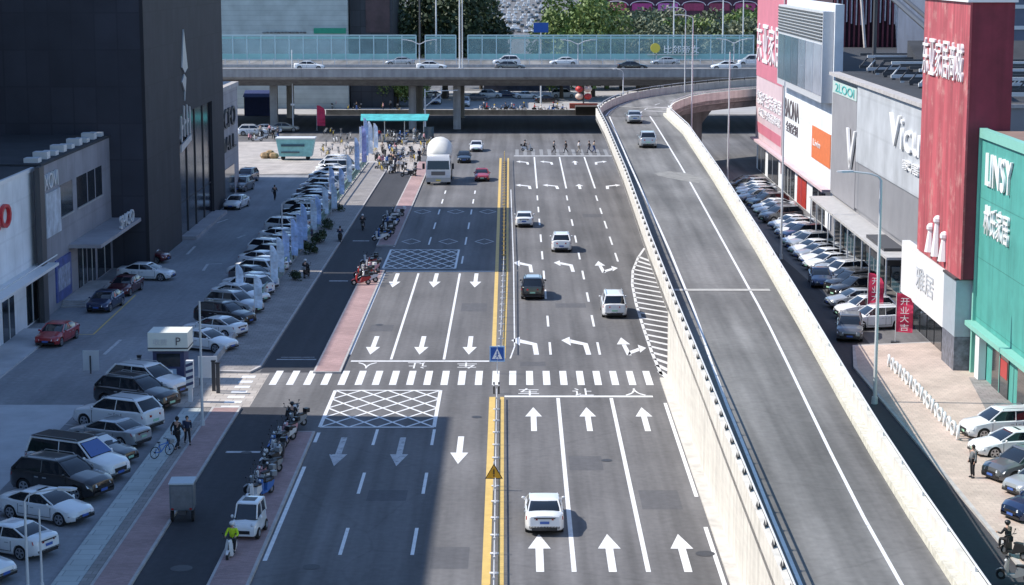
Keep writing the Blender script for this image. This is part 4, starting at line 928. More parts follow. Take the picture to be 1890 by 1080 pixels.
slab(V, [(ya, 11.6), (ya - .9, 11.6), ((ya + yb) / 2 - .1, 8.6), ((ya + yb) / 2 + .5, 7.9)]); slab(V, [(yb, 11.6), (yb + .7, 11.6), ((ya + yb) / 2 + .5, 8.7), ((ya + yb) / 2 + .1, 7.9)]); V.build('emblem', 'letter_white', t)
text('Vicu', 'sign_letters', 'letter_white', t, (-.31, yy(1642), 12.0), (0, -1, 0), yy(1642) - yy(1698), 2.6, .2)
text('家居', 'sign_letters', 'letter_white', t, (-.31, yy(1668), 10.6), (0, -1, 0), yy(1668) - yy(1698), .8, .2)
cp = MB().box(-2.4, -.01, yy(1690), D - 1, 3.95, 4.15).build('canopy', mat('canopy_metal', (.45, .44, .43), .5, var=.15), t)
for k in range(12): yk = (D - 1) * (k + .5) / 12 + 1; MB().box(-2.4, -2.3, yk - .06, yk + .06, .14, 3.95).build('canopy_post', 'pole', t)
for k in range(7):
    y0_ = 1 + (D - 3) * k / 7; d_ = MB().box(-.1, .01, y0_, y0_ + (D - 3) / 7 - .6, .15, 3.6).build('shop_window', 'glass_blue' if k % 2 else 'glass_dark', t)
    MB().box(-.14, -.1, y0_ + 1.5, y0_ + 1.58, .15, 3.6).build('mullion', 'pole', d_)
# dark kiosk frame
mb = MB().box(-2.0, -.4, yy(1675), yy(1640), 3.0, 4.4).build('dark_portal', 'pole_dark', t)
# roof truss frames on the grey store
t2 = thing('roof_truss', 'dark steel truss frames lying across the grey store roof', 'truss', (33, YatX(1702, 31.0) + 2, 16.24))
for k in range(11):
    m_ = MB(); yk = k * (D - 4) / 10; m_.box(0, 13, yk - .12, yk + .12, .4, .7).box(0, 13, yk - .12, yk + .12, 1.6, 1.85)
    for j in range(7): m_.tube((j * 2, yk, .5), (j * 2 + 1, yk, 1.7), .07, .07, 5)
    for j in (1, 11): m_.box(j - .15, j + .15, yk - .15, yk + .15, -.02, .45)
    m_.build('truss_beam', 'pole_dark' if k % 3 else 'pole', t2)
mb = MB(); mb.tube((1, 0, 3.0), (1, D - 6, 8.5), .25, .25, 6).tube((2.5, 0, 2.6), (2.5, D - 6, 8.1), .2, .2, 6).tube((1, D - 6, 0), (1, D - 6, 8.5), .2, .2, 6).tube((1, 2, 0), (1, 2, 3.2), .2, .2, 6); mb.build('ramp_beam', 'pole_dark', t2)
# slatted red facade behind
Ys_ = 262.0; ss = F / Ys_; x0_, x1_ = (1532 - VX) / ss, (1705 - VX) / ss
t = thing('slatted_hall', 'hall with upright dark red slats behind the grey store roof', 'building', (x0_, Ys_, 0)); WW = x1_ - x0_
MB().box(0, WW, .5, 20, -.05, 26).build('wall', mat('dark_hall', (.05, .025, .035), .8, var=.3), t)
mb = MB(); k = 0; x = .2
while x < WW: mb.box(x, x + .22, 0, .45, 14.5, 26); x += .62
o = mb.build('slats', mat('dark_red_slat', (.16, .035, .05), .6, var=.4, scale=.6), t); o['kind'] = 'stuff'
mb = MB(); x = .45
while x < WW: mb.box(x, x + .16, -.08, .3, 19.0 + random.uniform(-.3, .3), 26); x += .62
o = mb.build('upper_slats', mat('pale_slat', (.5, .47, .5), .5, var=.2), t); o['kind'] = 'stuff'
MB().box(-.2, WW, -.6, .49, 13.2, 14.4).build('base_band', mat('mauve_band', (.33, .3, .33), .7, var=.15), t)
for k, (a, b_) in enumerate(((3.0, 4.2), (7.6, 8.4), (11, 11.6))): MB().tube((a, -.7, 27), (b_, -1.2, 14.2), .2, .2, 6).build('slanting_strut', mat('cream_strut%d' % k, (.6, .55, .52), .6), t)
# red tower on top of the white shop
t, D, yy = facade('red_sign_tower', 'tall faded red sign tower with white characters standing over the white shop', 29.0, 1690, 1769)
MB().box(.02, 2.75, .02, D, 6.3, 24.2).build('shaded_face', 'red_tower_shaded', t); MB().box(-.12, .018, -.1, D, 6.3, 24.2).build('red_face', 'red_tower', t)
MB().box(-.3, 2.9, -.2, D + .1, 24.2, 24.6).build('top_trim', 'white', t)
for k, ch in enumerate('东亚家居商城'): w_ = (D - 1.2) / 6; text(ch, 'sign_letter', 'letter_white', t, (-.13, D - .35 - k * w_, 19.0), (0, -1, 0), w_ * .86, 2.5, .14)
for a, h in ((.35, 1.5), (.5, 2.3), (.66, 1.5)):
    c_ = D * (1 - a); MB().tube((-.2, c_, 6.8), (-.2, c_, 6.8 + h), .42, .2, 8).ball((-.2, c_, 7.0 + h), .33, 8, 5).build('figure_emblem', 'letter_white', t)
# white shop box below it
t, D, yy = facade('white_corner_shop', 'white fascia shop with a blue glass corner under the red tower', 28.8, 1660, 1738)
yn = YatX(1760, 28.8) - YatX(1738, 28.8)
MB().box(.6, 12, 0, D, -.05, 6.1).build('wall', 'grey_wall', t); MB().box(0, .59, 0, D, 2.3, 6.2).build('fascia', mat('white_fascia', (.72, .72, .72), .5, var=.04), t)
text('雅居', 'sign_letters', 'pale_panel', t, (-.01, D * .62, 3.6), (0, -1, 0), D * .4, 1.6, .04)
mb = MB()
for k in range(6): mb.box(.5, .62, D * k / 6 + .2, D * (k + 1) / 6 - .15, .14, 2.25)
mb.build('shop_window', 'glass_dark', t)
MB().box(-.05, 1.2, yn, -.02, 2.4, 6.15).build('corner_column', mat('pale_blue_column', (.38, .45, .5), .3, var=.08), t); MB().box(-.05, 1.2, yn, -.02, .14, 2.38).build('corner_base', mat('stone_tile_dark', (.13, .14, .17), .5, var=.6, scale=2.5), t)
MB().box(-.15, 2.9, yn - .02, -.02, 6.16, 6.3).build('cap', 'pole_dark', t)
MB().box(1.22, 2.85, yn + .2, 3, .1, 6.14).build('blue_glazing', 'glass_blue', t)
# teal building
t, D, yy = facade('teal_store', 'bright teal furniture store with white lettering at the right edge', 30.2, 1803, 2500)
MB().box(.02, 25, 0, D, -.05, 15.9).build('wall', 'teal_wall', t); MB().box(-.25, -.0, 0, D, 3.6, 15.6).build('sign_wall', 'teal_wall', t)
MB().box(-.45, .1, D - .02, D + .35, -.02, 16.2).build('edge_trim', 'teal_light', t); MB().box(-.45, -.02, 0, D, 15.6, 16.2).build('top_trim', 'teal_light', t); MB().box(-.9, -.26, 0, D + .2, 3.3, 3.6).build('canopy', 'teal_light', t)
MB().box(0, 25, 0, D, 15.9, 16.0).build('roof', 'brown_roof', t)
ya = yy(1815)
text('LINSY', 'sign_letters', 'letter_white', t, (-.27, ya, 12.7), (0, -1, 0), yy(1815) - yy(1861), 2.1, .15)
text('林氏家居', 'sign_letters', 'letter_white', t, (-.27, ya, 9.6), (0, -1, 0), yy(1815) - yy(1859), 1.9, .15)
for k in range(6):
    y0_ = D - 4.2 - k * 6.5 - 1; d_ = MB().box(-.06, .015, y0_ - 3.2, y0_ + 1, .14, 3.25).build('shop_window', 'glass_dark', t)
    MB().box(-.1, -.06, y0_ - 1.1, y0_ - 1, .14, 3.25).build('mullion', 'teal_light', d_); MB().box(-.085, -.07, y0_ - 3, y0_ - 1.3, 1.3, 2.4).build('window_poster', ['sc_red', 'letter_white'][k % 2] if True else '', d_)
MB().box(-.5, -.03, D - 2.4, D - 1.3, .14, 3.2).build('white_pillar', 'white', t)
mb = MB()
for z in (8.8, 9.9, 10.9, 11.8): pass
# buildings behind on the right
t = thing('blue_grey_block', 'blue grey block with white strips behind the red tower', 'building', (44.0, 214, 0))
MB().box(0, 25, 0, 20, -.05, 30).build('wall', mat('blue_grey_wall', (.1, .12, .17), .6, var=.2, scale=.4), t)
for k in range(5): MB().box(1, 24, -.1, -.005, 17.5 + k * 2.2, 17.9 + k * 2.2).build('white_strip', 'pole', t)
t = thing('dark_shed', 'dark sheet roofed shed between the red tower and the teal store', 'shed', (37.5, 176, 0))
MB().box(0, 20, 0, 12, -.05, 15).build('wall', mat('shed_wall', (.2, .19, .18), .8, var=.2), t); mb = MB().add([(-1, -1, 15), (21, -1, 15), (21, 13, 19.5), (-1, 13, 19.5), (-1, 13, 15), (21, 13, 15)], [(0, 1, 2, 3), (3, 2, 5, 4), (0, 3, 4), (1, 5, 2)]); mb.build('roof', 'roof_dark', t)
# ================================================================== FAR BACKGROUND
t = thing('clad_hall', 'big pale hall with horizontal cladding beyond the flyover', 'building', (0, 372, 0)); s5 = F / 372
M['siding'] = tiles('pale_siding', (.42, .47, .46), (.3, .34, .34), 30, .9, .04, .7, 'XZ')
MB().box((380 - VX) / s5, (644 - VX) / s5, 0, 22, -.05, 24).build('wall', 'siding', t)
MB().box((582 - VX) / s5, (641 - VX) / s5, -.2, -.01, Zp(372, 62), Zp(372, 52)).build('green_sign', mat('green_sign', (.02, .28, .17), .5, var=.1), t)
text('山东省济南市历城区图书馆', 'sign_letters', 'letter_dark', t, ((488 - VX) / s5, -.02, Zp(372, 62)), (1, 0, 0), 80 / s5, .35, .1)
t = thing('dark_block', 'dark windowed block beside the pale hall beyond the flyover', 'building', ((646 - VX) / s5, 374, 0))
MB().box(0, 80 / s5, 0, 20, -.05, 26).build('wall', wallmat('dark_block', (.035, .04, .05), 2, 3, .6, 'XZ', .2), t)
MB().box(30 / s5, 74 / s5, -.15, -.01, Zp(374, 60), Zp(374, -5)).build('screen', mat('dull_maroon_screen', (.06, .035, .04), .5, var=.5, scale=.3), t)
# market front with arched pink signs, far right
Ym = 620.0; sm = F / Ym; t = thing('market_hall', 'long dark market front with pink arched neon signs beyond the trees', 'building', ((1112 - VX) / sm, Ym, 0)); WM = 330 / sm
MB().box(0, WM, 0, 30, -.05, 24).build('wall', mat('market_wall', (.07, .025, .045), .8, var=.5, scale=.12), t)
for k in range(7):
    xk = WM * (k + .5) / 7; zc = Zp(Ym, 10); pts = [(xk + (j - 6) / 6 * WM / 15, -.4, zc + 1.0 * (1 - ((j - 6) / 6) ** 2) ** .5 * 1.3) for j in range(13)]
    MB().path(pts, .14, 5).build('arch_light', mat('arch_white%d' % k, (.75, .65, .7), .4, var=0), t)
    MB().box(xk - WM / 18, xk + WM / 18, -.25, -.01, zc - 1.6, zc + .6).build('sign_panel', mat('neon_%d' % k, [(.5, .04, .14), (.4, .04, .2), (.5, .12, .4), (.3, .03, .1), (.25, .03, .08), (.35, .04, .15), (.2, .03, .08)][k], .4, var=.3), t)
# low stall under the flyover, left
for px, row, w_, h, m_, lab, nm in ((478, 214, 5.2, 4.4, 'tent_blue', 'dark blue tent under the left end of the flyover', 'tent'), (585, 190, 5.5, 2.6, 'tan_box', 'beige site cabin under the far side of the flyover', 'site_cabin')):
    p = G(px, row); t = thing(nm, lab, nm.replace('_', ' '), tuple(p)); c_ = {'tent_blue': (.02, .035, .12), 'tan_box': (.4, .36, .28)}[m_]
    MB().box(-w_ / 2, w_ / 2, 0, 4, 0, h * .75).build('wall', mat(m_, c_, .8), t); MB().add([(-w_ / 2 - .2, -.2, h * .75), (w_ / 2 + .2, -.2, h * .75), (w_ / 2 + .2, 4.2, h * .75), (-w_ / 2 - .2, 4.2, h * .75), (-w_ / 2, 2, h), (w_ / 2, 2, h)], [(0, 1, 5, 4), (2, 3, 4, 5), (1, 2, 5), (3, 0, 4), (0, 3, 2, 1)]).build('roof', mat(m_ + '_roof', [min(1, q * 1.3) for q in c_], .7), t)
# lantern display
p = G(1077, 200); t = thing('lantern_display', 'stack of red and cream lanterns on a stand beside the ramp bend', 'lanterns', tuple(p))
for i in range(3):
    for j in range(2):
        l_ = MB().ball((0, 0, 0), .75, 10, 7, (1, 1, .8)).build('lantern', mat('lantern_%d%d' % (i, j), [(.65, .5, .42), (.5, .04, .04)][(i + j) % 2], .5, var=0), t, smooth=60); l_.location = (j * 1.6 - .8, 0, 2.2 + i * 1.35)
MB().tube((0, .4, 0), (0, .4, 6.2), .12, .12, 6).build('stand', 'pole_dark', t); MB().box(-2.6, 2.6, -1, 1, 0, .9).build('flower_bed', mat('flower_red', (.25, .06, .04), .9, var=.8, scale=4), t)

# ================================================================== TREES
def leafy(rx, ry, rz, n, seed, m, sz=.5):
    rnd = random.Random(seed); mb = MB(); lobes = []
    for i in range(9):
        a = rnd.uniform(0, 2 * pi); e = rnd.uniform(-.6, 1); k = rnd.uniform(.35, .75)
        lobes.append((Vector((cos(a) * rx * k, sin(a) * ry * k, e * rz * .6)), rnd.uniform(.35, .55)))
    for i in range(n):
        c_, r_ = rnd.choice(lobes); v = Vector((rnd.gauss(0, 1), rnd.gauss(0, 1), rnd.gauss(0, 1))).normalized() * rnd.uniform(.6, 1.05)
        p = c_ + Vector((v.x * rx * r_, v.y * ry * r_, v.z * rz * r_)); d = Vector((rnd.gauss(0, 1), rnd.gauss(0, 1), rnd.gauss(0, 1))).normalized(); u = d.orthogonal().normalized() * sz * rnd.uniform(.5, 1.1); w_ = d.cross(u).normalized() * sz * rnd.uniform(.3, .7)
        mb.add([p - u, p + w_, p + u, p - w_], [(0, 1, 2, 3)])
    return mb
def leafmat(name, col, alt):
    m = bpy.data.materials.new(name); m.use_nodes = True; n = m.node_tree.nodes; l = m.node_tree.links; b = n['Principled BSDF']; b.inputs['Roughness'].default_value = .6
    tc = n.new('ShaderNodeTexCoord'); nz = n.new('ShaderNodeTexNoise'); nz.inputs['Scale'].default_value = .5; l.new(tc.outputs['Object'], nz.inputs[0])
    rp_ = n.new('ShaderNodeMapRange'); rp_.inputs[1].default_value = .4; rp_.inputs[2].default_value = .62; l.new(nz.outputs[0], rp_.inputs[0])
    mx = n.new('ShaderNodeMix'); mx.data_type = 'RGBA'; l.new(rp_.outputs[0], mx.inputs[0]); mx.inputs[6].default_value = (*col, 1); mx.inputs[7].default_value = (*alt, 1); l.new(mx.outputs[2], b.inputs['Base Color'])
    return m
M['leaf_dark'] = leafmat('leaf_dark', (.022, .045, .02), (.05, .075, .028)); M['leaf_green'] = leafmat('leaf_green', (.09, .16, .035), (.17, .22, .06)); M['leaf_grey'] = leafmat('leaf_grey', (.085, .12, .07), (.16, .175, .10))
def tree_proto(m, seed, rx, rz, th, n=2600, sz=.5):
    t = thing('tree', 'x', 'tree'); lf = leafy(rx, rx, rz, n, seed, m, sz).build('crown', m, t, fix=False); lf.location = (0, 0, th + rz * .55)
    rnd = random.Random(seed); mb = MB(); mb.tube((0, 0, -.05), (0, 0, th), .32, .22, 8)
    for i in range(6):
        a = i * 1.05 + rnd.random(); e = Vector((cos(a) * rx * .55, sin(a) * rx * .55, th + rz * rnd.uniform(.3, .9))); mb.tube((0, 0, th - .3), e, .14, .04, 5)
    mb.build('trunk', 'trunk', t); return t
TP = [tree_proto('leaf_dark', 3, 5.0, 6, 3, 7000, .34), tree_proto('leaf_green', 5, 4.2, 6, 2.5, 7000, .3), tree_proto('leaf_grey', 9, 4.2, 3.6, 2.2, 5000, .28)]
trees = [(740, 55, 395, 0, 1.5, 'dark tree beside the dark block beyond the flyover'), (775, 40, 405, 0, 1.9, 'dark tree behind the left lamp masts'), (822, 30, 400, 0, 2.1, 'large dark tree between the lamp masts'), (845, 30, 412, 0, 2.0, 'dark tree right of the tall mast'), (888, 40, 430, 0, 1.3, 'dark tree at the left side of the distant traffic'),
         (735, 50, 376, 1, .9, 'small bright green tree in front of the dark trees'), (765, 50, 378, 1, .8, 'second small bright green tree in front of the dark trees'),
         (1036, 40, 400, 1, 1.4, 'bright green tree at the right side of the distant traffic'), (1072, 40, 395, 1, 1.8, 'tallest bright green tree beyond the flyover'), (1094, 40, 405, 1, 1.7, 'bright green tree before the row of grey shrubs'), (1040, 40, 430, 1, 1.5, 'green tree farthest back beside the traffic')]
for i, (px, row, Y, k, s_, lab) in enumerate(trees):
    dup(TP[k], ((px - VX) / (F / Y), Y, 0), i * 1.7, lab, 'trees beyond the flyover', sc=s_)
for i in range(22):
    px = 1118 + (i % 11) * 27 + random.uniform(-6, 6); Y = 430 + (i // 11) * 45 + random.uniform(-8, 8)
    dup(TP[2], ((px - VX) / (F / Y), Y, 0), i * 2.1, 'grey green tree before the market, %s from left in %s row' % (ordn(i % 11), ['front', 'back'][i // 11]), 'grey green grove before the market', sc=random.uniform(1.7, 2.3), mats={'crown': 'leaf_green'} if i % 4 == 1 else None)
# shrubs on the dirt strip
sp = thing('shrub', 'x', 'shrub'); leafy(.8, 1.2, .8, 420, 21, None, .16).build('foliage', 'leaf_dark', sp, fix=False).location = (0, 0, .55); MB().tube((0, 0, 0), (0, 0, .5), .05, .03, 5).tube((0, 0, .2), (.3, .2, .7), .03, .02, 5).build('stem', 'trunk', sp)
for i, (px, row, s_) in enumerate(((606, 452, 1.0), (622, 425, .8), (640, 392, .7), (588, 470, .9), (560, 520, .7))):
    dup(sp, (Xp(px, row) - .8, Yr(row), .13), i, 'dark shrub on the dirt strip by the fence, %s towards the flyover' % ordn(i), 'shrubs on the dirt strip', sc=s_)
for t in TP + [sp]:
    for k_ in kids(t): bpy.data.objects.remove(k_)
    bpy.data.objects.remove(t)
KIDS.clear()

# ================================================================== FENCES, RAILINGS, LAMPS
# median railing
def median(px0, r0, px1, r1, lab, h=1.35, low=None):
    a = G(px0, r0); b_ = G(px1, r1); d = (b_ - a); L = d.length; ang = math.atan2(d.y, d.x)
    t = thing('median_fence', lab, 'fence', tuple(a), ang)
    n = max(1, round(L / 3.0)); pr = MB()
    for k in range(n):
        x0 = L * k / n; x1 = L * (k + 1) / n; hh = h if not low or low[0] <= x0 < low[1] else .75
        pn = MB().box(x0 + .06, x1 - .06, -.02, .02, hh - .12, hh - .06).box(x0 + .06, x1 - .06, -.02, .02, .2, .26)
        x = x0 + .25
        while x < x1 - .1: pn.box(x - .014, x + .014, -.012, .012, .26, hh - .12); x += .28
        pn.build('railing_panel', 'fence_white', t)
        if k % 1 == 0: MB().box(x0 - .04, x0 + .04, -.05, .05, 0, hh + .04).box(x0 - .12, x0 + .12, -.2, .2, 0, .06).build('post', 'fence_white', t)
    return t
median(911, 1080 + 60, 917, 737, 'white fence on the road median nearer than the crossing', low=(52, 300))
median(924, 655, 930, 500, 'white fence on the median just beyond the crossing'); median(930, 498, 931, 296, 'yellowish fence on the far part of the median')
for o in kids(bpy.data.objects['median_fence.002']): o.data.materials.clear(); o.data.materials.append(M['yellow_line'])
KIDS.clear()
# green fence along the dirt strip, low wall
a0_, b0_ = Yr(560), Yr(302)
o = MB(); 
t = thing('green_fence', 'thin dark green railing between the left lot and the dirt strip', 'fence', (-20.2, a0_, .1)); L = b0_ - a0_; n = 34
mb = MB().box(-.05, .05, 0, L, 1.05, 1.17).box(-.04, .04, 0, L, .2, .3)
for k in range(int(L / .6)): mb.box(-.02, .02, k * .6 + .3, k * .6 + .34, .2, 1.05)
M['green_paint'] = mat('green_paint', (.22, .33, .29), .5, var=.1); mb.build('railing', 'green_paint', t)
for k in range(n): MB().box(-.05, .05, L * k / n, L * k / n + .1, 0, 1.2).build('post', 'green_paint', t)
t = MB().box(-20.46, -20.2, Yr(686), Yr(430), 0, .6).build('low_wall', 'kerb'); tag(t, 'low pale kerb wall between the left lot and the dirt strip', 'wall')
# hoop bollards
hb = MB(); n = 12
hb.loft([[(0, (.34 + .09 * cos(q)) * cos(a) , .42 + (.34 + .09 * cos(q)) * sin(a)) if False else (.09 * sin(q), (.34 + .09 * cos(q)) * cos(a) , .42 + (.34 + .09 * cos(q)) * sin(a)) for q in [2 * pi * j / 6 for j in range(6)]] for a in [2 * pi * i / n for i in range(n + 1)]], caps=False)
hb.box(-.09, .09, -.16, .16, -.0, .09)
h0 = hb.build('hoop_barrier', 'white', smooth=60); me_h = h0.data; bpy.data.objects.remove(h0)
pts = [(1640, 680), (1663, 702), (1690, 730), (1716, 760), (1745, 792), (1770, 818)]; k = 0
path_ = [G(*p) for p in pts]
for i, p in enumerate(resample(path_, 1.15)):
    o = bpy.data.objects.new('hoop_barrier', me_h); C.objects.link(o); o.location = (p.x, p.y, .137); o.rotation_euler = (0, 0, R(-8 + (i % 3) * 8)); tag(o, 'round stone hoop on the kerb of the pink sidewalk', 'hoop barrier', 'stone hoops along the pink sidewalk')
# street lamps
def lamp(px, row, top, lab, arm=None, r=.1, twin=False, z0=0, name='street_lamp', mt='pole', base=None):
    p = G(px, row, z0) if base is None else Vector(base); h = Zp(p.y, top) - z0
    t = thing(name, lab, 'street lamp' if arm else 'pole', (p.x, p.y, z0)); MB().tube((0, 0, 0), (0, 0, h if not arm else h - .5), r, r * .65, 8).build('pole', mt, t, smooth=60); MB().tube((0, 0, 0), (0, 0, .45), r * 1.7, r * 1.5, 8).build('base', mt, t)
    for a in ([arm] if arm and not twin else ([arm, -arm] if arm else [])):
        pts = [(0, 0, h - .5)] + [(a * (1 - cos(q)) * .6 + a * .0, 0, h - .5 + sin(q) * .5) for q in (.5, 1.0, 1.5)] + [(a * .75, 0, h + .05)]
        MB().path(pts, r * .5, 6).build('arm', mt, t)
        MB().loft([[(a * .72, -.12, h), (a * .72, .12, h), (a * .72, .12, h + .12), (a * .72, -.12, h + .12)], [(a * 1.0, -.16, h - .02), (a * 1.0, .16, h - .02), (a * 1.0, .16, h + .1), (a * 1.0, -.16, h + .1)], [(a * 1.12, -.08, h + .02), (a * 1.12, .08, h + .02), (a * 1.12, .08, h + .08), (a * 1.12, -.08, h + .08)]]).build('lamp_head', 'pole', t)
    return t
lamp(1614, 745, 318, 'tall white street lamp with its arm to the left before the grey store', -2.4, .12)
lamp(1441, 478, 150, 'white lamp pole beside the ramp before the pink shop front', None, .11)
lamp(1343, 333, 96, 'white lamp pole beside the ramp under the bend', -.0, .11)
lamp(1275, 320, 28, 'tall white lamp at the ramp bend with its arm to the left', -2.2, .12)
lamp(1262, 292, 14, 'thinner white lamp standing just left of the ramp bend lamp', -2.2, .1)
lamp(1148, 0, 128, 'short white lamp on the ramp edge with its arm to the left', -1.3, .09, z0=9.0, base=(G(1150, 172, 9.4).x, G(1150, 172, 9.4).y, 9.2))
t = lamp(541, 242, 92, 'white camera pole on the sunlit plaza left of the flags', None, .12, name='camera_pole'); MB().box(-.3, .3, -.4, -.1, 4.1, 4.4).build('camera', 'white', t)
def flypole(px, top, lab, dy=1, arm=None, twin=False, r=.12, mt='pole'):
    Y = FY0 + dy; x = (px - VX) / (F / Y); p = (x, Y, FD); h = Zp(Y, top) - FD
    t = thing('street_lamp' if arm else 'light_mast', lab, 'street lamp' if arm else 'mast', p)
    MB().tube((0, 0, 0), (0, 0, h), r, r * .7, 8).build('pole', mt, t); MB().box(-r * 1.6, r * 1.6, -r * 1.6, r * 1.6, 0, .5).build('base', mt, t)
    if arm:
        for a in ((arm, -arm) if twin else (arm,)):
            MB().path([(0, 0, h - .2), (a * .45, 0, h + .35), (a, 0, h + .6)], .07, 5).build('arm', mt, t); MB().box(min(a * .8, a * 1.15), max(a * .8, a * 1.15), -.15, .15, h + .5, h + .66).build('lamp_head', 'pole', t)
flypole(775, 80, 'twin armed lamp on the flyover left of the masts', 13, 2.5, True, .1); flypole(1066, 80, 'twin armed lamp on the flyover in the middle', 13, 2.5, True, .1); flypole(1352, 78, 'twin armed lamp on the flyover by the pink building', 13, 2.5, True, .1)
flypole(806, -10, 'tall pale mast between the dark trees', W_ + 3, r=.16); flypole(849, -10, 'tall white mast standing on the flyover edge', 1, r=.14); flypole(854, -10, 'second white mast touching the tall one', 1.6, r=.1)
flypole(1241, -10, 'white lamp mast beyond the flyover left of the yellow sign', W_ + 3, r=.14); flypole(1331, -10, 'white lamp mast beyond the flyover right of the yellow sign', W_ + 3, r=.15); flypole(1368, -10, 'white lamp mast beyond the flyover next to the pink building', W_ + 3, r=.13); flypole(776, 0, 'grey camera mast beyond the short barrier', W_ + 3, r=.18, mt='pole_dark')
# dark gap posts of the barrier
# yellow round sign with white words
YS_ = FY0 + W_ - 1.7; p_ = ((1188 - VX) / (F / YS_), YS_, FD); Zs = Zp(YS_, 92) - FD
t = thing('roof_sign', 'yellow round badge with white characters in front of the glass barrier', 'sign', p_)
MB().box(2, 2.2, .31, .45, 0, Zs - .5).build('post', 'pole', t); o = MB().tube((1.9, 0, 0), (1.9, .3, 0), .85, .85, 20).build('badge', 'gold', t); o.location = (0, 0, Zs + .3); MB().box(.5, 9.5, .31, .5, Zs - .95, Zs - .8).build('rail', 'pole', t)
text('比邻帝女', 'sign_letters', 'letter_white', t, (3.4, .1, Zs - .6), (1, 0, 0), 6.2, 1.35, .2)
# sign gantry
p = G(785, 246); t = thing('signal_gantry', 'grey signal pole with a slanting brace beside the centre pier', 'signal pole', tuple(p)); MB().tube((0, 0, 0), (0, 0, 7.0), .14, .1, 8).build('pole', 'pole', t)
MB().path([(0, 0, 4.2), (2.6, 0, 6.3), (2.6, 0, 7.2)], .09, 6).build('brace', 'pole', t); MB().path([(0, 0, 6.6), (5.2, 0, 6.8)], .07, 6).build('arm', 'pole', t)
for i in range(2): MB().box(1.5 + i * 2, 1.8 + i * 2, -.15, .15, 5.7, 6.65).build('signal_head', 'black', t)
# near-left lamps
lamp(52, 1100, 905, 'grey curved street lamp over the near parked cars', 2.0, .075)
t = lamp(78, 1095, 940, 'thin white post beside the curved street lamp', None, .06, name='post')
lamp(374, 790, 556, 'grey pole at the entrance beside the ticket booth', None, .09, name='entrance_pole')
lamp(521, 444, 368, 'grey curved lamp among the far parked cars', 3.0, .1); lamp(568, 410, 372, 'slim lamp behind the curved one among the parked cars', -1.2, .08)
# feather flags
def flag(px, row, h, col, lab, lean=.3, rz=0, w_=.58):
    p = G(px, row); t = thing('feather_flag', lab, 'flag', tuple(p), rz)
    MB().tube((0, 0, 0), (0, 0, h), .03, .02, 6).build('pole', 'pole', t); MB().box(-.3, .3, -.3, .3, 0, .08).build('base', 'black', t)
    mb = MB(); N = 9; A = []; B = []
    for k in range(N):
        z = h * (.22 + .78 * k / (N - 1)); wv = .06 * sin(k * 1.3 + px); ww = w_ * (1 if k < N - 2 else (.85 if k == N - 2 else .35)); A.append((.03, wv * .2, z)); B.append((.03 + ww, wv * 2, z - .05))
    mb.loft([[A[k], B[k], (B[k][0], B[k][1] + .012, B[k][2]), (A[k][0], A[k][1] + .012, A[k][2])] for k in range(N)])
    c_ = mb.build('banner', 'flag_' + col, t)
    return t
M['flag_blue'] = mat('flag_blue', (.42, .56, .84), .7, var=.35, scale=1.8); M['flag_pale'] = mat('flag_pale', (.66, .76, .88), .7, var=.25, scale=2.2); M['flag_violet'] = mat('flag_violet', (.36, .38, .7), .7, var=.35, scale=1.6); M['flag_red'] = mat('flag_red', (.55, .03, .09), .7, var=.3, scale=1.6)
for i, (px, row, h, col) in enumerate(((500, 540, 3.9, 'pale'), (522, 500, 3.6, 'blue'), (538, 490, 4.2, 'blue'), (556, 462, 4.4, 'blue'), (470, 585, 3.2, 'pale'), (436, 556, 3.0, 'pale'), (608, 372, 3.9, 'blue'), (612, 398, 3.4, 'pale'), (655, 330, 5.2, 'blue'), (668, 318, 6.0, 'violet'), (680, 300, 5.6, 'pale'), (664, 296, 4.6, 'pale'), (690, 285, 4.4, 'pale'), (512, 520, 3.8, 'pale'), (548, 478, 4.2, 'blue'), (574, 440, 3.8, 'pale'), (582, 428, 3.6, 'blue'), (596, 408, 3.6, 'pale'), (626, 372, 3.8, 'blue'), (640, 350, 4.2, 'pale'), (672, 306, 6.4, 'blue'))):
    flag(px, row, h, col, '%s feather flag by the left lot fence, %s of its line' % ({'pale': 'pale blue', 'blue': 'blue', 'violet': 'violet'}[col], ordn(i)))
flag(585, 243, 4.2, 'red', 'red feather flag on the plaza beside the camera pole', w_=1.3); flag(505, 226, 3.6, 'pale', 'pale feather flag before the dark blue tent')
for px, row, lab in ((1600, 590, 'red banner flag with white characters beside the tall lamp'), (1652, 632, 'red banner flag with white characters at the end of the pink sidewalk')):
    t = flag(px, row, 3.6, 'red', lab, w_=1.15, rz=R(-12))
    for k, ch in enumerate('开业大吉'): text(ch, 'banner_letter', 'letter_white', t, (.3, -.02 - .12, 2.75 - k * .62), (1, 0, 0), .6, .5, .01)
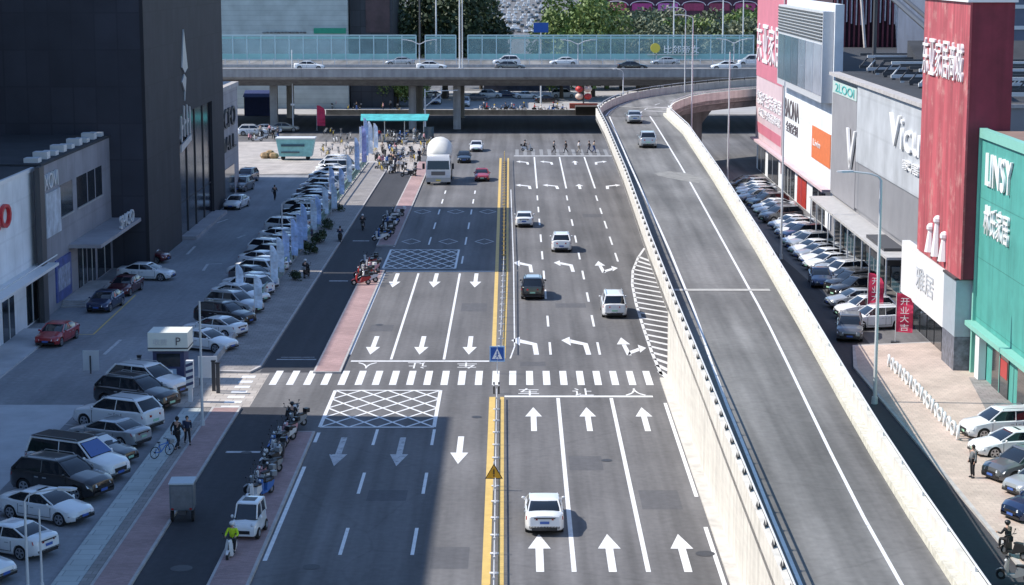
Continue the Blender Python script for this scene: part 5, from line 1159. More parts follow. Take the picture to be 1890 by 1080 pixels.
# road signs on the median
p = G(918, 690); t = thing('crossing_sign', 'blue square pedestrian crossing sign on the median fence', 'road sign', (p.x, p.y, 0)); s6 = S(690)
MB().tube((0, 0, 0), (0, 0, 1.9), .04, .04, 8).build('post', 'pole', t); q = MB().box(-.5, .5, -.03, .02, .82, 1.85).build('sign_plate', mat('pale_blue_plate', (.3, .5, .75), .4, var=0), t); MB().box(-.43, .43, -.036, -.031, .89, 1.78).build('blue_field', mat('sign_blue', (.01, .08, .35), .4, var=0), t)
M['sign_blue_plate'] = bpy.data.materials['sign_blue']
MB().add([(0, -.04, 1.72), (-.34, -.04, 1.0), (.34, -.04, 1.0), (0, -.045, 1.72), (-.34, -.045, 1.0), (.34, -.045, 1.0)], [(0, 1, 2), (3, 4, 5)]).build('white_triangle', 'letter_white', t)
mb = MB().ball((0, -.06, 1.47), .05, 6, 4, (1, .2, 1)); mb.box(-.04, .04, -.055, -.046, 1.2, 1.42).tube((0, -.05, 1.22), (-.12, -.05, 1.03), .022, .022, 5).tube((0, -.05, 1.22), (.12, -.05, 1.03), .022, .022, 5).tube((-.13, -.05, 1.25), (.13, -.05, 1.33), .02, .02, 5); mb.build('walker_symbol', 'sign_blue_plate', t)
p = G(912, 905); t = thing('warning_sign', 'yellow triangular warning sign on the median fence', 'road sign', (p.x, p.y, 0)); MB().tube((0, 0, 0), (0, 0, 1.5), .04, .04, 8).build('post', 'pole', t)
def tri(w_, z0, z1, y): return MB().add([(-w_, y, z0), (w_, y, z0), (0, y, z1), (-w_, y + .02, z0), (w_, y + .02, z0), (0, y + .02, z1)], [(0, 1, 2), (3, 4, 5), (0, 1, 4, 3), (1, 2, 5, 4), (2, 0, 3, 5)])
tri(.46, .62, 1.42, -.06).build('sign_plate', 'black', t); tri(.39, .665, 1.33, -.075).build('yellow_field', mat('sign_amber', (.75, .38, .02), .4, var=0), t); MB().box(-.035, .035, -.09, -.076, .86, 1.12).box(-.035, .035, -.09, -.076, .74, .81).build('exclamation_mark', 'black', t)
# small marker posts at the crossing
for i, px in enumerate((912, 921)):
    p = G(px, 727); t = thing('marker_post', ['left black and white marker post at the crossing refuge', 'right black and white marker post at the crossing refuge'][i], 'bollard', tuple(p)); MB().tube((0, 0, 0), (0, 0, .75), .05, .05, 8).build('post', 'black', t); MB().tube((0, 0, .5), (0, 0, .62), .056, .056, 8).build('white_band', 'white', t)
# ticket booth and gate
p = G(312, 708); t = thing('ticket_booth', 'parking ticket booth with a white box sign on its roof', 'booth', (p.x, p.y, 0)); dk = mat('booth_blue', (.05, .06, .14), .5, var=.1)
MB().box(-1.0, 1.0, .02, 1.8, 0, 2.15).build('body', dk, t); MB().box(-.75, .75, -.02, .015, 1.1, 1.95).build('window', 'glass_dark', t); MB().box(-.95, .5, -.03, .015, .15, .95).build('light_panel', mat('booth_panel', (.4, .55, .7), .5, var=.1), t)
MB().box(-1.25, 1.3, -.25, 1.9, 2.16, 3.35).build('sign_box', mat('booth_sign', (.72, .74, .68), .5, var=.04), t); MB().box(-1.27, 1.32, -.27, 1.92, 2.3, 2.38).build('sign_stripe', 'pole_dark', t)
text('P', 'sign_letters', 'letter_dark', t, (.55, -.27, 2.55), (1, 0, 0), .3, .5, .02); text('收费', 'sign_letters', 'pole', t, (-.9, -.27, 2.55), (1, 0, 0), .9, .4, .02)
p = G(352, 742); t = thing('barrier_post', 'white and blue striped gate post beside the ticket booth', 'gate post', tuple(p)); MB().box(-.22, .22, -.2, .2, .9, 2.6).build('post', 'white', t); 
for k in range(4): MB().add([(-.225, -.206, 1.0 + k * .4), (.225, -.206, 1.15 + k * .4), (.225, -.206, 1.33 + k * .4), (-.225, -.206, 1.18 + k * .4)], [(0, 1, 2, 3)]).build('stripe', dk, t)
MB().box(-.12, .12, -.12, .12, 0, .9).build('leg', 'white', t)
p = G(384, 712); t = thing('notice_board', 'white notice board standing behind the gate post', 'notice board', tuple(p)); MB().box(-.6, .6, 0, .05, .5, 1.9).build('board', 'white', t); MB().box(-.55, -.48, .0, .05, 0, .5).build('leg', 'pole_dark', t); MB().box(.48, .55, .0, .05, 0, .5).build('leg', 'pole_dark', t)
p = G(169, 690); t = thing('notice_board', 'pale board on a dark post at the near row of parked cars', 'notice board', tuple(p)); p.z = 0; MB().box(-.55, .5, 0, .05, .2, 1.55).build('board', 'pole', t); MB().tube((-.05, -.05, -.0), (-.05, -.05, 1.2), .05, .05, 6).build('post', 'pole_dark', t)
for i, (px, row, h) in enumerate(((395, 722, 1.9), (403, 726, 1.9), (258, 700, 1.5))):
    p = G(px, row); t = thing('gate_pillar', ['dark gate pillar left of the entrance zebra', 'second dark gate pillar at the entrance zebra', 'dark pillar in front of the booth'][i], 'pillar', tuple(p)); MB().box(-.11, .11, -.11, .11, 0, h).build('shaft', 'pole_dark', t); MB().box(-.14, .14, -.14, .14, h, h + .08).build('cap', 'black', t)
# teal container on the plaza
p = G(545, 296); t = thing('teal_container', 'open topped teal container standing on the sunlit plaza', 'container', tuple(p)); tl = mat('teal_container_paint', (.22, .5, .5), .5, var=.2, scale=1.5)
MB().loft([[(-2.2, 0, .5), (2.2, 0, .5), (2.2, 2.4, .5), (-2.2, 2.4, .5)], [(-2.6, -.2, 2.9), (2.6, -.2, 2.9), (2.6, 2.6, 2.9), (-2.6, 2.6, 2.9)]]).build('body', tl, t); MB().box(-2.7, 2.7, -.3, 2.7, 2.9, 3.05).build('rim', 'pole', t)
MB().box(-1.9, 1.3, -.26, -.12, 1.9, 2.2).build('dark_stripe', 'glass_blue', t); MB().box(-1.9, .6, -.2, -.02, 1.0, 1.2).build('dark_stripe', 'glass_blue', t)
for x in (-1.7, 1.7): MB().tube((x, .2, .3), (x, .5, .3), .3, .3, 10).build('wheel', 'rubber', t)
p = G(498, 292); t = thing('debris_heap', 'brownish heap of cartons left of the teal container', 'heap', tuple(p)); mb = MB(); rnd = random.Random(4)
base_ = MB()
for i in range(9): a = rnd.random() * 6; r_ = rnd.random(); base_.ball((cos(a) * r_, sin(a) * r_, .25 + .5 * (1 - r_)), rnd.uniform(.4, .8), 6, 4, (1, 1, .7))
base_.build('cartons', mat('carton', (.3, .2, .11), .9, var=.4, scale=3), t)
# teal canopy
p = G(728, 262); t = thing('bus_canopy', 'teal canopy on thin posts beside the crowd of scooters', 'canopy', tuple(p))
MB().add([(-5.0, -.8, 3.2), (5.0, -.8, 3.2), (5.2, 2.4, 3.9), (-5.2, 2.4, 3.9), (-5.0, -.8, 3.32), (5.0, -.8, 3.32), (5.2, 2.4, 4.02), (-5.2, 2.4, 4.02)], [(3, 2, 1, 0), (4, 5, 6, 7), (0, 1, 5, 4), (1, 2, 6, 5), (2, 3, 7, 6), (3, 0, 4, 7)]).build('roof', mat('teal_canopy', (.08, .42, .42), .5, var=.3, scale=.6), t)
for x in (-4.4, -1.5, 1.5, 4.4): MB().tube((x, .6, 0), (x, .6, 3.55), .07, .07, 6).build('post', 'pole', t)
for x in (-4.4, 4.4): MB().box(x - .1, x + 1.5, 1.0, 1.1, .4, 2.2).build('side_panel', 'glass_blue', t)

# ================================================================== TRUCK, TRICYCLE, MICROCAR
p = G(809, 342); t = thing('concrete_mixer_truck', 'white concrete mixer truck coming towards the camera with a pale drum', 'truck', (p.x, p.y, 0), 0); t.scale = (1.2, 1.1, 1.16)
W = 'car_white'
cab = MB().loft([[(-1.22, 0, .75), (1.22, 0, .75), (1.22, 2.1, .75), (-1.22, 2.1, .75)], [(-1.25, -.05, 1.5), (1.25, -.05, 1.5), (1.25, 2.1, 1.5), (-1.25, 2.1, 1.5)], [(-1.2, .12, 2.6), (1.2, .12, 2.6), (1.2, 2.1, 2.6), (-1.2, 2.1, 2.6)], [(-1.1, .35, 3.0), (1.1, .35, 3.0), (1.1, 2.1, 3.05), (-1.1, 2.1, 3.05)]]).build('cab', W, t, smooth=35)
MB().add([(-1.12, -.045, 1.65), (1.12, -.045, 1.65), (1.08, .10, 2.55), (-1.08, .10, 2.55)], [(0, 1, 2, 3)]).build('windshield', 'glass', cab)
for s_ in (1, -1):
    MB().box(min(s_ * 1.2, s_ * 1.262), max(s_ * 1.2, s_ * 1.262), .5, 1.5, 1.7, 2.45).build('side_window', 'glass', cab)
    MB().box(min(s_ * 1.35, s_ * 1.6), max(s_ * 1.35, s_ * 1.6), -.1, .0, 1.7, 2.3).build('mirror', 'black', cab)
    MB().box(min(s_ * .75, s_ * 1.2), max(s_ * .75, s_ * 1.2), -.1, -.02, .8, 1.02).build('headlight', 'lamp_glass', cab)
MB().box(-1.25, 1.25, -.14, .2, .35, .78).build('bumper', 'car_silver', t); MB().box(-.7, .7, -.07, -.02, 1.05, 1.45).build('grille', 'car_grey', cab); MB().box(-.25, .25, -.165, -.145, .45, .6).build('license_plate', 'gold', t)
MB().box(-.45, .45, .6, 9.2, .6, 1.0).build('chassis', 'pole_dark', t)
rings = []
for y_, r_, z_ in ((2.35, .7, 2.55), (2.6, 1.1, 2.65), (3.6, 1.3, 2.95), (5.4, 1.34, 3.3), (7.2, 1.0, 3.5), (8.3, .55, 3.6)):
    rings.append([(r_ * cos(a * pi / 10), y_ + .12 * r_ * sin(a * pi / 10), z_ + r_ * sin(a * pi / 10)) for a in range(20)])
MB().loft(rings).build('drum', mat('drum_paint', (.68, .67, .62), .5, var=.1, scale=1.2), t, smooth=40)
MB().loft([[(-.5, 8.2, 3.3), (.5, 8.2, 3.3), (.5, 8.9, 3.3), (-.5, 8.9, 3.3)], [(-.8, 8.0, 4.0), (.8, 8.0, 4.0), (.8, 9.2, 4.0), (-.8, 9.2, 4.0)]]).build('hopper', 'car_silver', t); MB().box(-1.0, 1.0, 2.2, 2.5, 1.0, 2.3).build('front_stand', 'pole_dark', t); MB().box(-.6, .6, 8.3, 8.6, 1.0, 3.2).build('rear_stand', 'pole_dark', t)
MB().box(.6, 1.2, 2.4, 3.6, .7, 1.3).build('fuel_tank', 'car_silver', t)
for y_ in (1.3, 6.2, 7.6):
    for s_ in (1, -1):
        wh = MB().tube((0, 0, 0), (s_ * .35, 0, 0), .52, .52, 18).build('wheel', 'rubber', t, smooth=40); wh.location = (s_ * .85, y_, .52); MB().tube((s_ * .35, 0, 0), (s_ * .37, 0, 0), .28, .28, 12).build('rim', 'rim', wh)
# microcar
p = G(455, 1004); t = thing('microcar', 'small white microcar parked on the red separator strip', 'microcar', (p.x, p.y + 1.2, .137), R(-90 - 6))
xs = [-1.15, -1.1, -.9, -.5, 0, .5, .8, 1.0, 1.12, 1.16]; zs = [.7, .95, 1.0, 1.02, 1.0, .96, .88, .78, .65, .5]; rings = []
for x, z in zip(xs, zs):
    e = max(0, (abs(x) - .8) / .36); ww = .62 * (1 - .2 * e ** 2); arch = 0
    for c_ in (.75, -.75):
        if abs(x - c_) < .28: arch = .3 + .12
    half = [(ww * .9, max(.2, 0)), (ww, max(.3, 0)), (ww, .6), (ww * .93, z - .03), (0, z + .03)]; rings.append([(x, a, b_) for a, b_ in half] + [(x, -a, b_) for a, b_ in half[-2::-1]])
body = MB().loft(rings); 
def q4(x0, x1, w_, z): return [(x0, -w_, z), (x1 - .08, -w_, z), (x1, -w_ * .8, z), (x1, w_ * .8, z), (x1 - .08, w_, z), (x0, w_, z)]
body.loft([q4(-.95, .42, .53, 1.53), q4(-.9, .38, .5, 1.6), q4(-.7, .2, .35, 1.63)])
for s_ in (1, -1): body.tube((.72, s_ * .52, .93), (.40, s_ * .48, 1.55), .04, .04, 6).tube((-1.05, s_ * .53, .95), (-.92, s_ * .49, 1.55), .07, .06, 6).tube((-.15, s_ * .575, .95), (-.15, s_ * .5, 1.55), .03, .03, 5)
body.build('body', W, t, smooth=35); MB().loft([q4(-1.05, .8, .56, .9), q4(-.92, .42, .49, 1.54)]).build('windows', 'glass', t)
for x in (.75, -.75):
    for s_ in (1, -1): wh = MB().tube((0, -.08, 0), (0, .08, 0), .27, .27, 16).build('wheel', 'rubber', t, smooth=40); wh.location = (x, s_ * .57, .27); MB().tube((0, s_ * .08, 0), (0, s_ * .095, 0), .15, .15, 10).build('rim', 'rim', wh)
for s_ in (1, -1): MB().ball((1.02, s_ * .4, .68), .11, 8, 5).build('headlight', 'lamp_glass', t, smooth=60); MB().ball((.55, s_ * .68, .98), .09, 8, 5, (.6, 1, 1)).build('mirror', W, t, smooth=60)
MB().box(1.1, 1.175, -.28, .28, .3, .46).build('grille', 'black', t); MB().box(-.5, .1, -.3, .3, 1.632, 1.645).build('roof_vent', 'pole_dark', t)
# cargo tricycle seen from behind
p = G(336, 966); t = thing('cargo_tricycle', 'motor tricycle with a tall grey cargo box riding in the cycle lane', 'tricycle', (p.x, p.y, .004), R(90 + 3))
MB().box(0, 1.25, -.56, .56, .62, 1.9).build('cargo_box', mat('box_grey', (.13, .15, .17), .5, var=.15, scale=2), t); MB().box(-.03, 1.3, -.6, .6, 1.9, 1.97).build('box_roof', mat('box_roof', (.5, .55, .58), .5, var=.05), t); MB().box(-.02, -.001, -.5, .5, .7, 1.8).build('rear_door', mat('box_door', (.17, .175, .19), .5, var=.25, scale=2), t); MB().box(.05, 1.2, .561, .575, .7, 1.8).build('side_panel', mat('box_teal', (.05, .2, .2), .5, var=.1), t)
MB().box(-.05, 2.3, -.2, .2, .42, .6).build('chassis', 'pole_dark', t)
for x, y_ in ((.35, .5), (.35, -.5), (2.35, 0)): wh = MB().tube((0, -.06, 0), (0, .06, 0), .3, .3, 14).build('wheel', 'rubber', t); wh.location = (x, y_, .3)
MB().box(1.45, 1.85, -.25, .25, .6, .85).build('seat', 'black', t); MB().path([(2.3, 0, .4), (2.15, 0, 1.15)], .04).path([(2.1, -.35, 1.15), (2.1, .35, 1.15)], .025).build('handlebar', 'pole_dark', t); TRIKE = p.copy(); MB().box(-.04, -.02, -.5, -.38, .66, .74).build('taillight', 'tail_red', t); MB().box(-.04, -.02, .38, .5, .66, .74).build('taillight', 'tail_red', t)

# ================================================================== PEOPLE
def skin(name, joints, edges, m, extra=None):
    me = bpy.data.meshes.new(name); me.from_pydata([j[:3] for j in joints], edges, []); o = bpy.data.objects.new(name, me); C.objects.link(o)
    o.modifiers.new('s', 'SKIN'); sv = me.skin_vertices[0].data
    for i, j in enumerate(joints): sv[i].radius = (j[3], j[4] if len(j) > 4 else j[3]); sv[i].use_root = (i == 0)
    ss = o.modifiers.new('u', 'SUBSURF'); ss.levels = 1; ss.render_levels = 1
    bpy.context.view_layer.update(); dg = bpy.context.evaluated_depsgraph_get(); m2 = bpy.data.meshes.new_from_object(o.evaluated_get(dg)); bpy.data.objects.remove(o)
    if extra:
        bm = bmesh.new(); bm.from_mesh(m2); e = bpy.data.meshes.new('e'); e.from_pydata(extra.v, [], extra.f); bm.from_mesh(e); bm.to_mesh(m2); bm.free()
    m2.polygons.foreach_set('use_smooth', [True] * len(m2.polygons)); m2.materials.clear(); m2.materials.append(M[m]); o = bpy.data.objects.new(name, m2); C.objects.link(o); return o
def person_proto(pose):
    if pose == 'stand': hip = .93; lean = 0; legs = [((0, .1, .93), (.03, .11, .5), (-.02, .12, .08)), ((0, -.1, .93), (.0, -.11, .5), (-.04, -.13, .08))]; arms = [((0, .2, 1.42), (-.03, .26, 1.14), (.06, .25, .9)), ((0, -.2, 1.42), (-.02, -.26, 1.14), (.1, -.22, .92))]
    elif pose == 'walk': hip = .91; lean = .05; legs = [((0, .1, .91), (.22, .1, .52), (.24, .11, .1)), ((0, -.1, .91), (.05, -.1, .5), (-.3, -.1, .14))]; arms = [((.04, .2, 1.42), (-.12, .26, 1.16), (-.1, .26, .93)), ((.04, -.2, 1.42), (.14, -.26, 1.17), (.3, -.22, 1.0))]
    else: hip = .78; lean = .08; legs = [((0, .1, .78), (.38, .17, .74), (.40, .15, .32)), ((0, -.1, .78), (.38, -.17, .74), (.40, -.15, .32))]; arms = [((.08, .19, 1.26), (.2, .28, 1.03), (.48, .24, 1.02)), ((.08, -.19, 1.26), (.2, -.28, 1.03), (.48, -.24, 1.02))]
    z = hip; ch = (lean, 0, z + .44); nk = (lean * 1.2, 0, z + .57); hd = Vector((lean * 1.3 + .01, 0, z + .71))
    J = [(0, 0, z, .13, .1), (lean * .5, 0, z + .22, .12, .1), (*ch, .15, .1), (*nk, .055), (*(hd + Vector((0, 0, -.05))), .07)]; E = [(0, 1), (1, 2), (2, 3), (3, 4)]
    ex = MB().ball(hd, .105, 10, 8, (.95, .8, 1.12)).ball(hd + Vector((.1, 0, -.02)), .018, 5, 4, (1, .8, 1.3)).ball(hd + Vector((0, .085, -.01)), .022, 5, 4, (.6, .4, 1.1)).ball(hd + Vector((0, -.085, -.01)), .022, 5, 4, (.6, .4, 1.1))
    for lg in legs:
        b = len(J); J += [(*lg[0], .085), (*lg[1], .058), (*lg[2], .038)]; E += [(0, b), (b, b + 1), (b + 1, b + 2)]
    for i, ar in enumerate(arms):
        b = len(J); J += [(*ar[0], .05), (*ar[1], .04), (*ar[2], .027)]; E += [(2, b), (b, b + 1), (b + 1, b + 2)]
        w0 = Vector(ar[2]); d = (w0 - Vector(ar[1])).normalized(); sd_ = Vector((0, 1, 0)); n_ = d.cross(sd_).normalized()
        ex.ball(w0 + d * .045, .045, 6, 4, (.9, .9, .9))
        for f in range(4):
            r0 = w0 + d * .075 + n_ * (f - 1.5) * .019; r1 = r0 + d * (.04, .047, .044, .034)[f]; ex.tube(r0, r1, .0095, .009, 5).tube(r1, r1 + (d * .7 + sd_ * (-.5 if ar[2][1] > 0 else .5)) * .03, .009, .007, 5)
        ex.tube(w0 + d * .03, w0 + d * .06 + n_ * -.05 + sd_ * 0, .011, .009, 5)
    o = skin('person', J, E, 'skin', ex)
    def kid(k): k.parent = o; return k
    ap = (ch[0], 0, ch[2])
    j = [(0, 0, z - .02, .165, .13), (lean * .5, 0, z + .2, .155, .125), (*ch, .185, .13), (*[nk[0], 0, nk[2] - .05], .08)]; e = [(0, 1), (1, 2), (2, 3)]
    for ar in arms: b = len(j); wr = Vector(ar[1]).lerp(Vector(ar[2]), .92); j += [(*ar[0], .068), (*ar[1], .055), (*wr, .042)]; e += [(2, b), (b, b + 1), (b + 1, b + 2)]
    kid(skin('jacket', j, e, 'cloth_black'))
    j = [(0, 0, z + .0, .15, .125)]; e = []
    for lg in legs: b = len(j); an = Vector(lg[1]).lerp(Vector(lg[2]), .93); j += [(*lg[0], .1), (*lg[1], .073), (*an, .06)]; e += [(0, b), (b, b + 1), (b + 1, b + 2)]
    kid(skin('trousers', j, e, 'cloth_navy'))
    for lg in legs: a = Vector(lg[2]); kid(MB().ball(a + Vector((.06, 0, -.035)), .13, 8, 5, (1, .42, .38)).build('shoe', 'shoe', smooth=60))
    kid(MB().ball(hd + Vector((-.018, 0, .02)), .118, 10, 7, (.95, .86, 1.08)).build('hair', 'hair', smooth=60))
    if pose == 'ride': kid(MB().ball(hd + Vector((-.01, 0, .045)), .145, 10, 6, (1.05, .95, .8)).build('helmet', 'sc_white', smooth=60))
    return tag(o, 'x', 'person')
PP = {k: person_proto(k) for k in ('stand', 'walk', 'ride')}
def person(pose, x, y, rz, jk, tr, lab, z=0, hel=None, group=None, sc=1.0):
    m = {'jacket': 'cloth_' + jk, 'trousers': 'cloth_' + tr}; sk = ()
    if pose == 'ride':
        if hel: m['helmet'] = 'sc_' + hel
        else: sk = ('helmet',)
    return dup(PP[pose], (x, y, z), rz, lab, group, m, sk, sc)
# scooter
def scooter_proto():
    t = thing('scooter', 'x', 'scooter')
    for x in (.62, -.6):
        wh = MB().tube((0, -.05, 0), (0, .05, 0), .23, .23, 14).build('wheel', 'rubber', t, smooth=40); wh.location = (x, 0, .23); MB().tube((0, -.055, 0), (0, .055, 0), .12, .12, 8).build('rim', 'rim', wh)
    b = MB(); b.loft([[(-.85, -.06, .55), (-.85, .06, .55), (-.85, .06, .68), (-.85, -.06, .68)], [(-.6, -.15, .42), (-.6, .15, .42), (-.6, .14, .7), (-.6, -.14, .7)], [(-.1, -.15, .22), (-.1, .15, .22), (-.1, .13, .68), (-.1, -.13, .68)], [(.0, -.15, .2), (.0, .15, .2), (.0, .15, .32), (.0, -.15, .32)], [(.34, -.15, .2), (.34, .15, .2), (.34, .15, .3), (.34, -.15, .3)]])
    b.loft([[(.32, -.17, .2), (.4, -.17, .2), (.46, 0, .2), (.4, .17, .2), (.32, .17, .2)], [(.36, -.18, .6), (.42, -.18, .6), (.52, 0, .6), (.42, .18, .6), (.36, .18, .6)], [(.3, -.12, .95), (.36, -.12, .95), (.42, 0, .95), (.36, .12, .95), (.3, .12, .95)]])
    b.loft([[(.42, -.06, .46), (.42, .06, .46), (.42, .06, .5), (.42, -.06, .5)], [(.65, -.07, .5), (.65, .07, .5), (.65, .07, .53), (.65, -.07, .53)], [(.86, -.05, .38), (.86, .05, .38), (.86, .05, .41), (.86, -.05, .41)]])
    b.build('body', 'sc_white', t, smooth=40)
    MB().loft([[(-.8, -.08, .7), (-.8, .08, .7), (-.8, .08, .78), (-.8, -.08, .78)], [(-.45, -.15, .68), (-.45, .15, .68), (-.45, .14, .79), (-.45, -.14, .79)], [(-.02, -.11, .68), (-.02, .11, .68), (-.02, .1, .75), (-.02, -.1, .75)]]).build('seat', 'black', t, smooth=50)
    MB().tube((.6, 0, .3), (.36, 0, 1.0), .035, .03, 6).path([(.26, -.33, 1.02), (.34, -.15, 1.0), (.34, .15, 1.0), (.26, .33, 1.02)], .02, 6).build('handlebar', 'pole_dark', t)
    MB().ball((.43, 0, .88), .075, 8, 5).build('headlight', 'lamp_glass', t, smooth=60)
    for s_ in (1, -1): MB().tube((.32, s_ * .2, 1.0), (.3, s_ * .28, 1.2), .012, .012, 5).ball((.3, s_ * .29, 1.22), .05, 6, 4, (.4, 1, .8)).build('mirror', 'black', t)
    MB().box(-.98, -.7, -.15, .15, .78, 1.02).build('top_box', 'sc_black', t)
    return t
def bike_proto():
    t = thing('bicycle', 'x', 'bicycle')
    for x in (.52, -.52):
        n = 14; r = [[(.0 + (.31 + .025 * cos(q)) * cos(a), .02 * sin(q), (.31 + .025 * cos(q)) * sin(a)) for q in [2 * pi * j / 5 for j in range(5)]] for a in [2 * pi * i / n for i in range(n + 1)]]
        w_ = MB().loft(r, caps=False); w_.tube((0, -.04, 0), (0, .04, 0), .04, .04, 6)
        for i in range(5): a = i * 2 * pi / 5; w_.tube((0, 0, 0), (.3 * cos(a), 0, .3 * sin(a)), .008, .008, 3)
        o = w_.build('wheel', 'rubber', t); o.location = (x, 0, .335)
    MB().path([(-.52, 0, .335), (-.1, 0, .3), (.4, 0, .75), (-.2, 0, .68), (-.1, 0, .3)], .03).path([(-.52, 0, .335), (-.2, 0, .68)], .02).path([(.52, 0, .335), (.38, 0, .85)], .028).build('frame', 'sc_yellow', t)
    MB().ball((-.24, 0, .86), .11, 8, 4, (1.2, .6, .35)).tube((-.2, 0, .66), (-.23, 0, .84), .02, .02, 5).build('saddle', 'black', t); MB().path([(.3, -.26, .98), (.38, 0, .95), (.3, .26, .98)], .018).tube((.38, 0, .82), (.38, 0, .96), .02, .02, 5).build('handlebar', 'pole_dark', t); MB().box(.45, .75, -.15, .15, .68, .88).build('basket', 'sc_grey', t)
    return t
SC = scooter_proto(); BK = bike_proto()
def scooter(x, y, rz, col, lab, z=0, group=None, box=True):
    return dup(SC, (x, y, z), rz, lab, group, {'body': 'sc_' + col, 'top_box': 'sc_' + random.choice(['black', 'black', 'white', 'grey'])}, () if box else ('top_box',))
def rider(x, y, rz, col, jk, tr, hel, lab, plab, z=0):
    scooter(x, y, rz, col, lab, z, box=random.random() < .5); person('ride', x - .42 * cos(rz), y - .42 * sin(rz), rz, jk, tr, plab, z + .0, hel)
CS = ['white', 'black', 'grey', 'black', 'grey', 'white', 'white', 'black', 'pink', 'blue']
# parked bunches on the separator strip
for i in range(19):
    row = 778 + i * 8.4; y = Yr(row) + random.uniform(-.15, .15); x = -13.0 + random.uniform(-.25, .35); col = CS[(i * 7) % 10]
    scooter(x, y, R(random.choice([225, 235, 245]) + random.uniform(-12, 25)), col, '%s scooter in the row on the red strip, %s from the gap towards the microcar' % (col, ordn(i)), .137, 'scooters parked on the near red strip', random.random() < .5)
for i in range(9):
    row = 492 + i * 4.6; col = ['white', 'red', 'white', 'pink', 'white', 'red', 'black', 'white', 'red'][i]
    scooter(-13.0 + random.uniform(-.35, .5), Yr(row), R(180 + random.uniform(0, 60)), col, '%s scooter at the far tip of the middle red strip, %s towards the camera' % (col, ordn(i)), .137, 'scooters at the tip of the middle red strip')
for i in range(9):
    row = 402 + i * 5.6; col = ['black', 'white', 'grey', 'blue', 'black', 'white', 'black', 'blue', 'white'][i]
    scooter(-13.3 + random.uniform(-.1, .6), Yr(row), R(180 + random.uniform(0, 40)), col, '%s scooter at the near tip of the far red strip, %s towards the camera' % (col, ordn(i)), .137, 'scooters on the far red strip')
# riders and walkers
def gp(px, row): p = G(px, row); return p.x, p.y
x, y = gp(427, 1030); rider(x, y, R(-95), 'white', 'yellow', 'black', 'white', 'scooter ridden in front of the white microcar', 'rider in bright yellow jacket in front of the white microcar')
person('ride', TRIKE.x - .08, TRIKE.y + 1.72, R(93), 'navy', 'black', 'driver hidden in front of the cargo box of the tricycle', .06, 'red')
x, y = gp(541, 790); rider(x, y, R(92), 'black', 'black', 'black', 'black', 'scooter ridden at the end of the scooter row', 'rider in black at the end of the scooter row near the crossing')
x, y = gp(670, 424); rider(x, y, R(90), 'grey', 'black', 'navy', 'white', 'scooter ridden alone in the far cycle lane', 'rider with a white helmet alone in the far cycle lane')
x, y = gp(628, 447); rider(x, y, R(95), 'black', 'navy', 'black', None, 'scooter ridden along the kerb of the dirt strip', 'rider in navy along the kerb of the dirt strip')
x, y = gp(566, 515); rider(x, y, R(80), 'black', 'black', 'black', 'white', 'scooter on the dirt strip by the shrubs', 'rider with a white helmet on the dirt strip by the shrubs', .137)
x, y = gp(973, 279); rider(x, y, R(0), 'white', 'black', 'black', 'black', 'scooter crossing the far zebra', 'rider in black crossing the far zebra on a scooter')
x, y = gp(327, 835); person('walk', x, y, R(60), 'black', 'black', 'person in black walking on the pale walkway by the white off-roader', .12, sc=1.08)
x, y = gp(334, 828); person('walk', x + .3, y + .4, R(-70), 'navy', 'black', 'person in navy half behind the walker in black', .12, sc=.95)
x, y = gp(300, 848); dup(BK, (x, y, .12), R(50), 'blue bicycle standing on the pale walkway', None, {'frame': 'sc_blue'})
x, y = gp(1794, 886); person('stand', x, y, R(200), 'grey', 'black', 'woman in grey top and dark trousers by the white saloon on the sidewalk', .137)
x, y = gp(1864, 1030); person('ride', x - .1, y, R(120), 'black', 'black', 'person in black seated on a scooter at the bottom right', .137, 'black'); scooter(x + .1, y - .35, R(120), 'black', 'black scooter under the rider at the bottom right', .137)
x, y = gp(1873, 1078); scooter(x, y, R(150), 'grey', 'grey scooter parked below the seated rider at the bottom right', .137)
x, y = gp(507, 370); person('walk', x, y, R(80), 'black', 'black', 'person in black walking in the lane of the left lot')
for i, (px, jk, tr, lab) in enumerate(((1022, 'grey', 'black', 'person in grey first of the walkers on the far zebra'), (1045, 'black', 'black', 'person in black in the middle of the far zebra'), (1068, 'white', 'beige', 'person in white top on the far zebra'), (1088, 'black', 'navy', 'person in dark clothes near the ramp on the far zebra'), (1096, 'beige', 'blue', 'person in beige closest to the ramp on the far zebra'))):
    x, y = gp(px, 282); person('walk', x, y, R(180 if i % 2 else 5), jk, tr, lab)
# crossing crowd under the flyover
for i, px in enumerate((890, 902, 916, 930, 948, 952, 964, 990, 1002, 1018, 1032, 1042)):
    x, y = gp(px, 206 + (i % 3) * 2 - 1); col = CS[i % 10]; jk = ['black', 'red', 'white', 'navy', 'grey', 'blue'][i % 6]
    rider(x, y, R(0 if i % 3 else 180), col, jk, 'black', ['white', 'red', 'yellow', None][i % 4], '%s scooter crossing beyond the flyover shadow, %s from the centre pier' % (col, ordn(i)), 'rider in %s beyond the flyover shadow, %s from the centre pier' % (jk, ordn(i)))
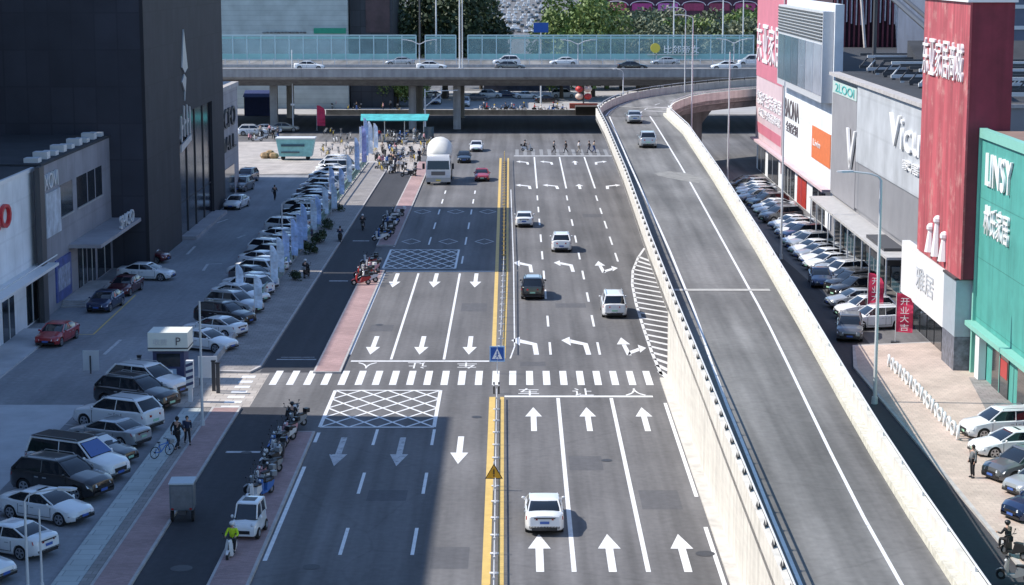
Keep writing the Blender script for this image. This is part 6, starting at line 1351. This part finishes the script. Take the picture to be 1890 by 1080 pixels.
# plaza crowd
k = 0; seen = {}
def plaza(n, px0, px1, r0, r1, place, kind='mix'):
    for i in range(n):
        px = random.uniform(px0, px1); row = random.uniform(r0, r1); x, y = gp(px, row); q = random.random()
        if kind == 'bike' or (kind == 'mix' and q < .2):
            col = random.choice(['yellow', 'white', 'white', 'grey', 'white']) if kind == 'bike' else 'yellow'; dup(BK, (x, y, .012), R(90 + random.uniform(-25, 25)), '%s shared bicycle standing %s' % (col, place), '%s shared bicycles %s' % (col, place), {'frame': 'sc_' + col})
        elif q < .8:
            col = random.choice(CS); scooter(x, y, R(random.choice([80, 100, 260, 180])), col, '%s scooter standing %s' % (col, place), .012, '%s scooters %s' % (col, place))
        else:
            jk = random.choice(['black', 'white', 'grey', 'navy', 'beige', 'black', 'pink', 'red']); person(random.choice(['stand', 'walk']), x, y, random.uniform(0, 6), jk, random.choice(['black', 'navy', 'blue', 'beige']), 'person in %s jacket %s' % (jk, place), .012, group='people in %s %s' % (jk, place))
plaza(44, 592, 690, 246, 290, 'on the plaza behind the teal container', 'bike')
plaza(46, 690, 800, 250, 296, 'in the crowd below the teal canopy')
plaza(20, 720, 775, 296, 330, 'in the crowd at the end of the cycle lane')
plaza(20, 448, 515, 247, 262, 'by the white cars at the left of the plaza', 'mix')
plaza(12, 690, 728, 298, 318, 'on the pavement corner by the flags')
plaza(16, 590, 760, 190, 210, 'under the left half of the flyover')
for k_, o in list(PP.items()) + [('a', SC), ('b', BK)]:
    for c_ in kids(o):
        for g_ in kids(c_): bpy.data.objects.remove(g_)
        bpy.data.objects.remove(c_)
    bpy.data.objects.remove(o)

# more of the street beyond the flyover
p = G(690, 172); t = thing('dark_backdrop', 'dark blue hoarding put in to darken the view beyond the flyover between its piers', 'backdrop', tuple(p)); MB().box(-7, 9, 0, .15, .2, 3.4).build('panel', mat('backdrop_blue', (.025, .035, .09), .6, var=.5, scale=.8), t)  # dark board added to deepen the shade seen below the deck
for x in (-7, -1.6, 3.7, 8.9): MB().box(x, x + .15, .15, .3, 0, 3.5).build('post', 'pole', t)
p = G(990, 170); t = thing('dark_backdrop', 'dark hoarding put in to darken the view far behind the crossing scooters', 'backdrop', tuple(p)); MB().box(-11, 7, 0, .15, .2, 3.8).build('panel', mat('backdrop_dark', (.04, .045, .07), .6, var=.5, scale=.8), t)  # second added dark board, same purpose farther right
for x in (-11, -5, 1, 6.9): MB().box(x, x + .15, .15, .3, 0, 3.9).build('post', 'pole', t)
p = ((998 - VX) / (F / 385), 385, 0); t = thing('direction_sign', 'blue direction sign above the barrier at the edge of the distant road', 'road sign', p); MB().tube((0, .2, 0), (0, .2, 14.6), .15, .12, 8).build('post', 'pole', t); MB().box(-1.4, 1.4, 0, .12, Zp(385, 60), Zp(385, 42)).build('sign_plate', 'sign_blue_plate', t)
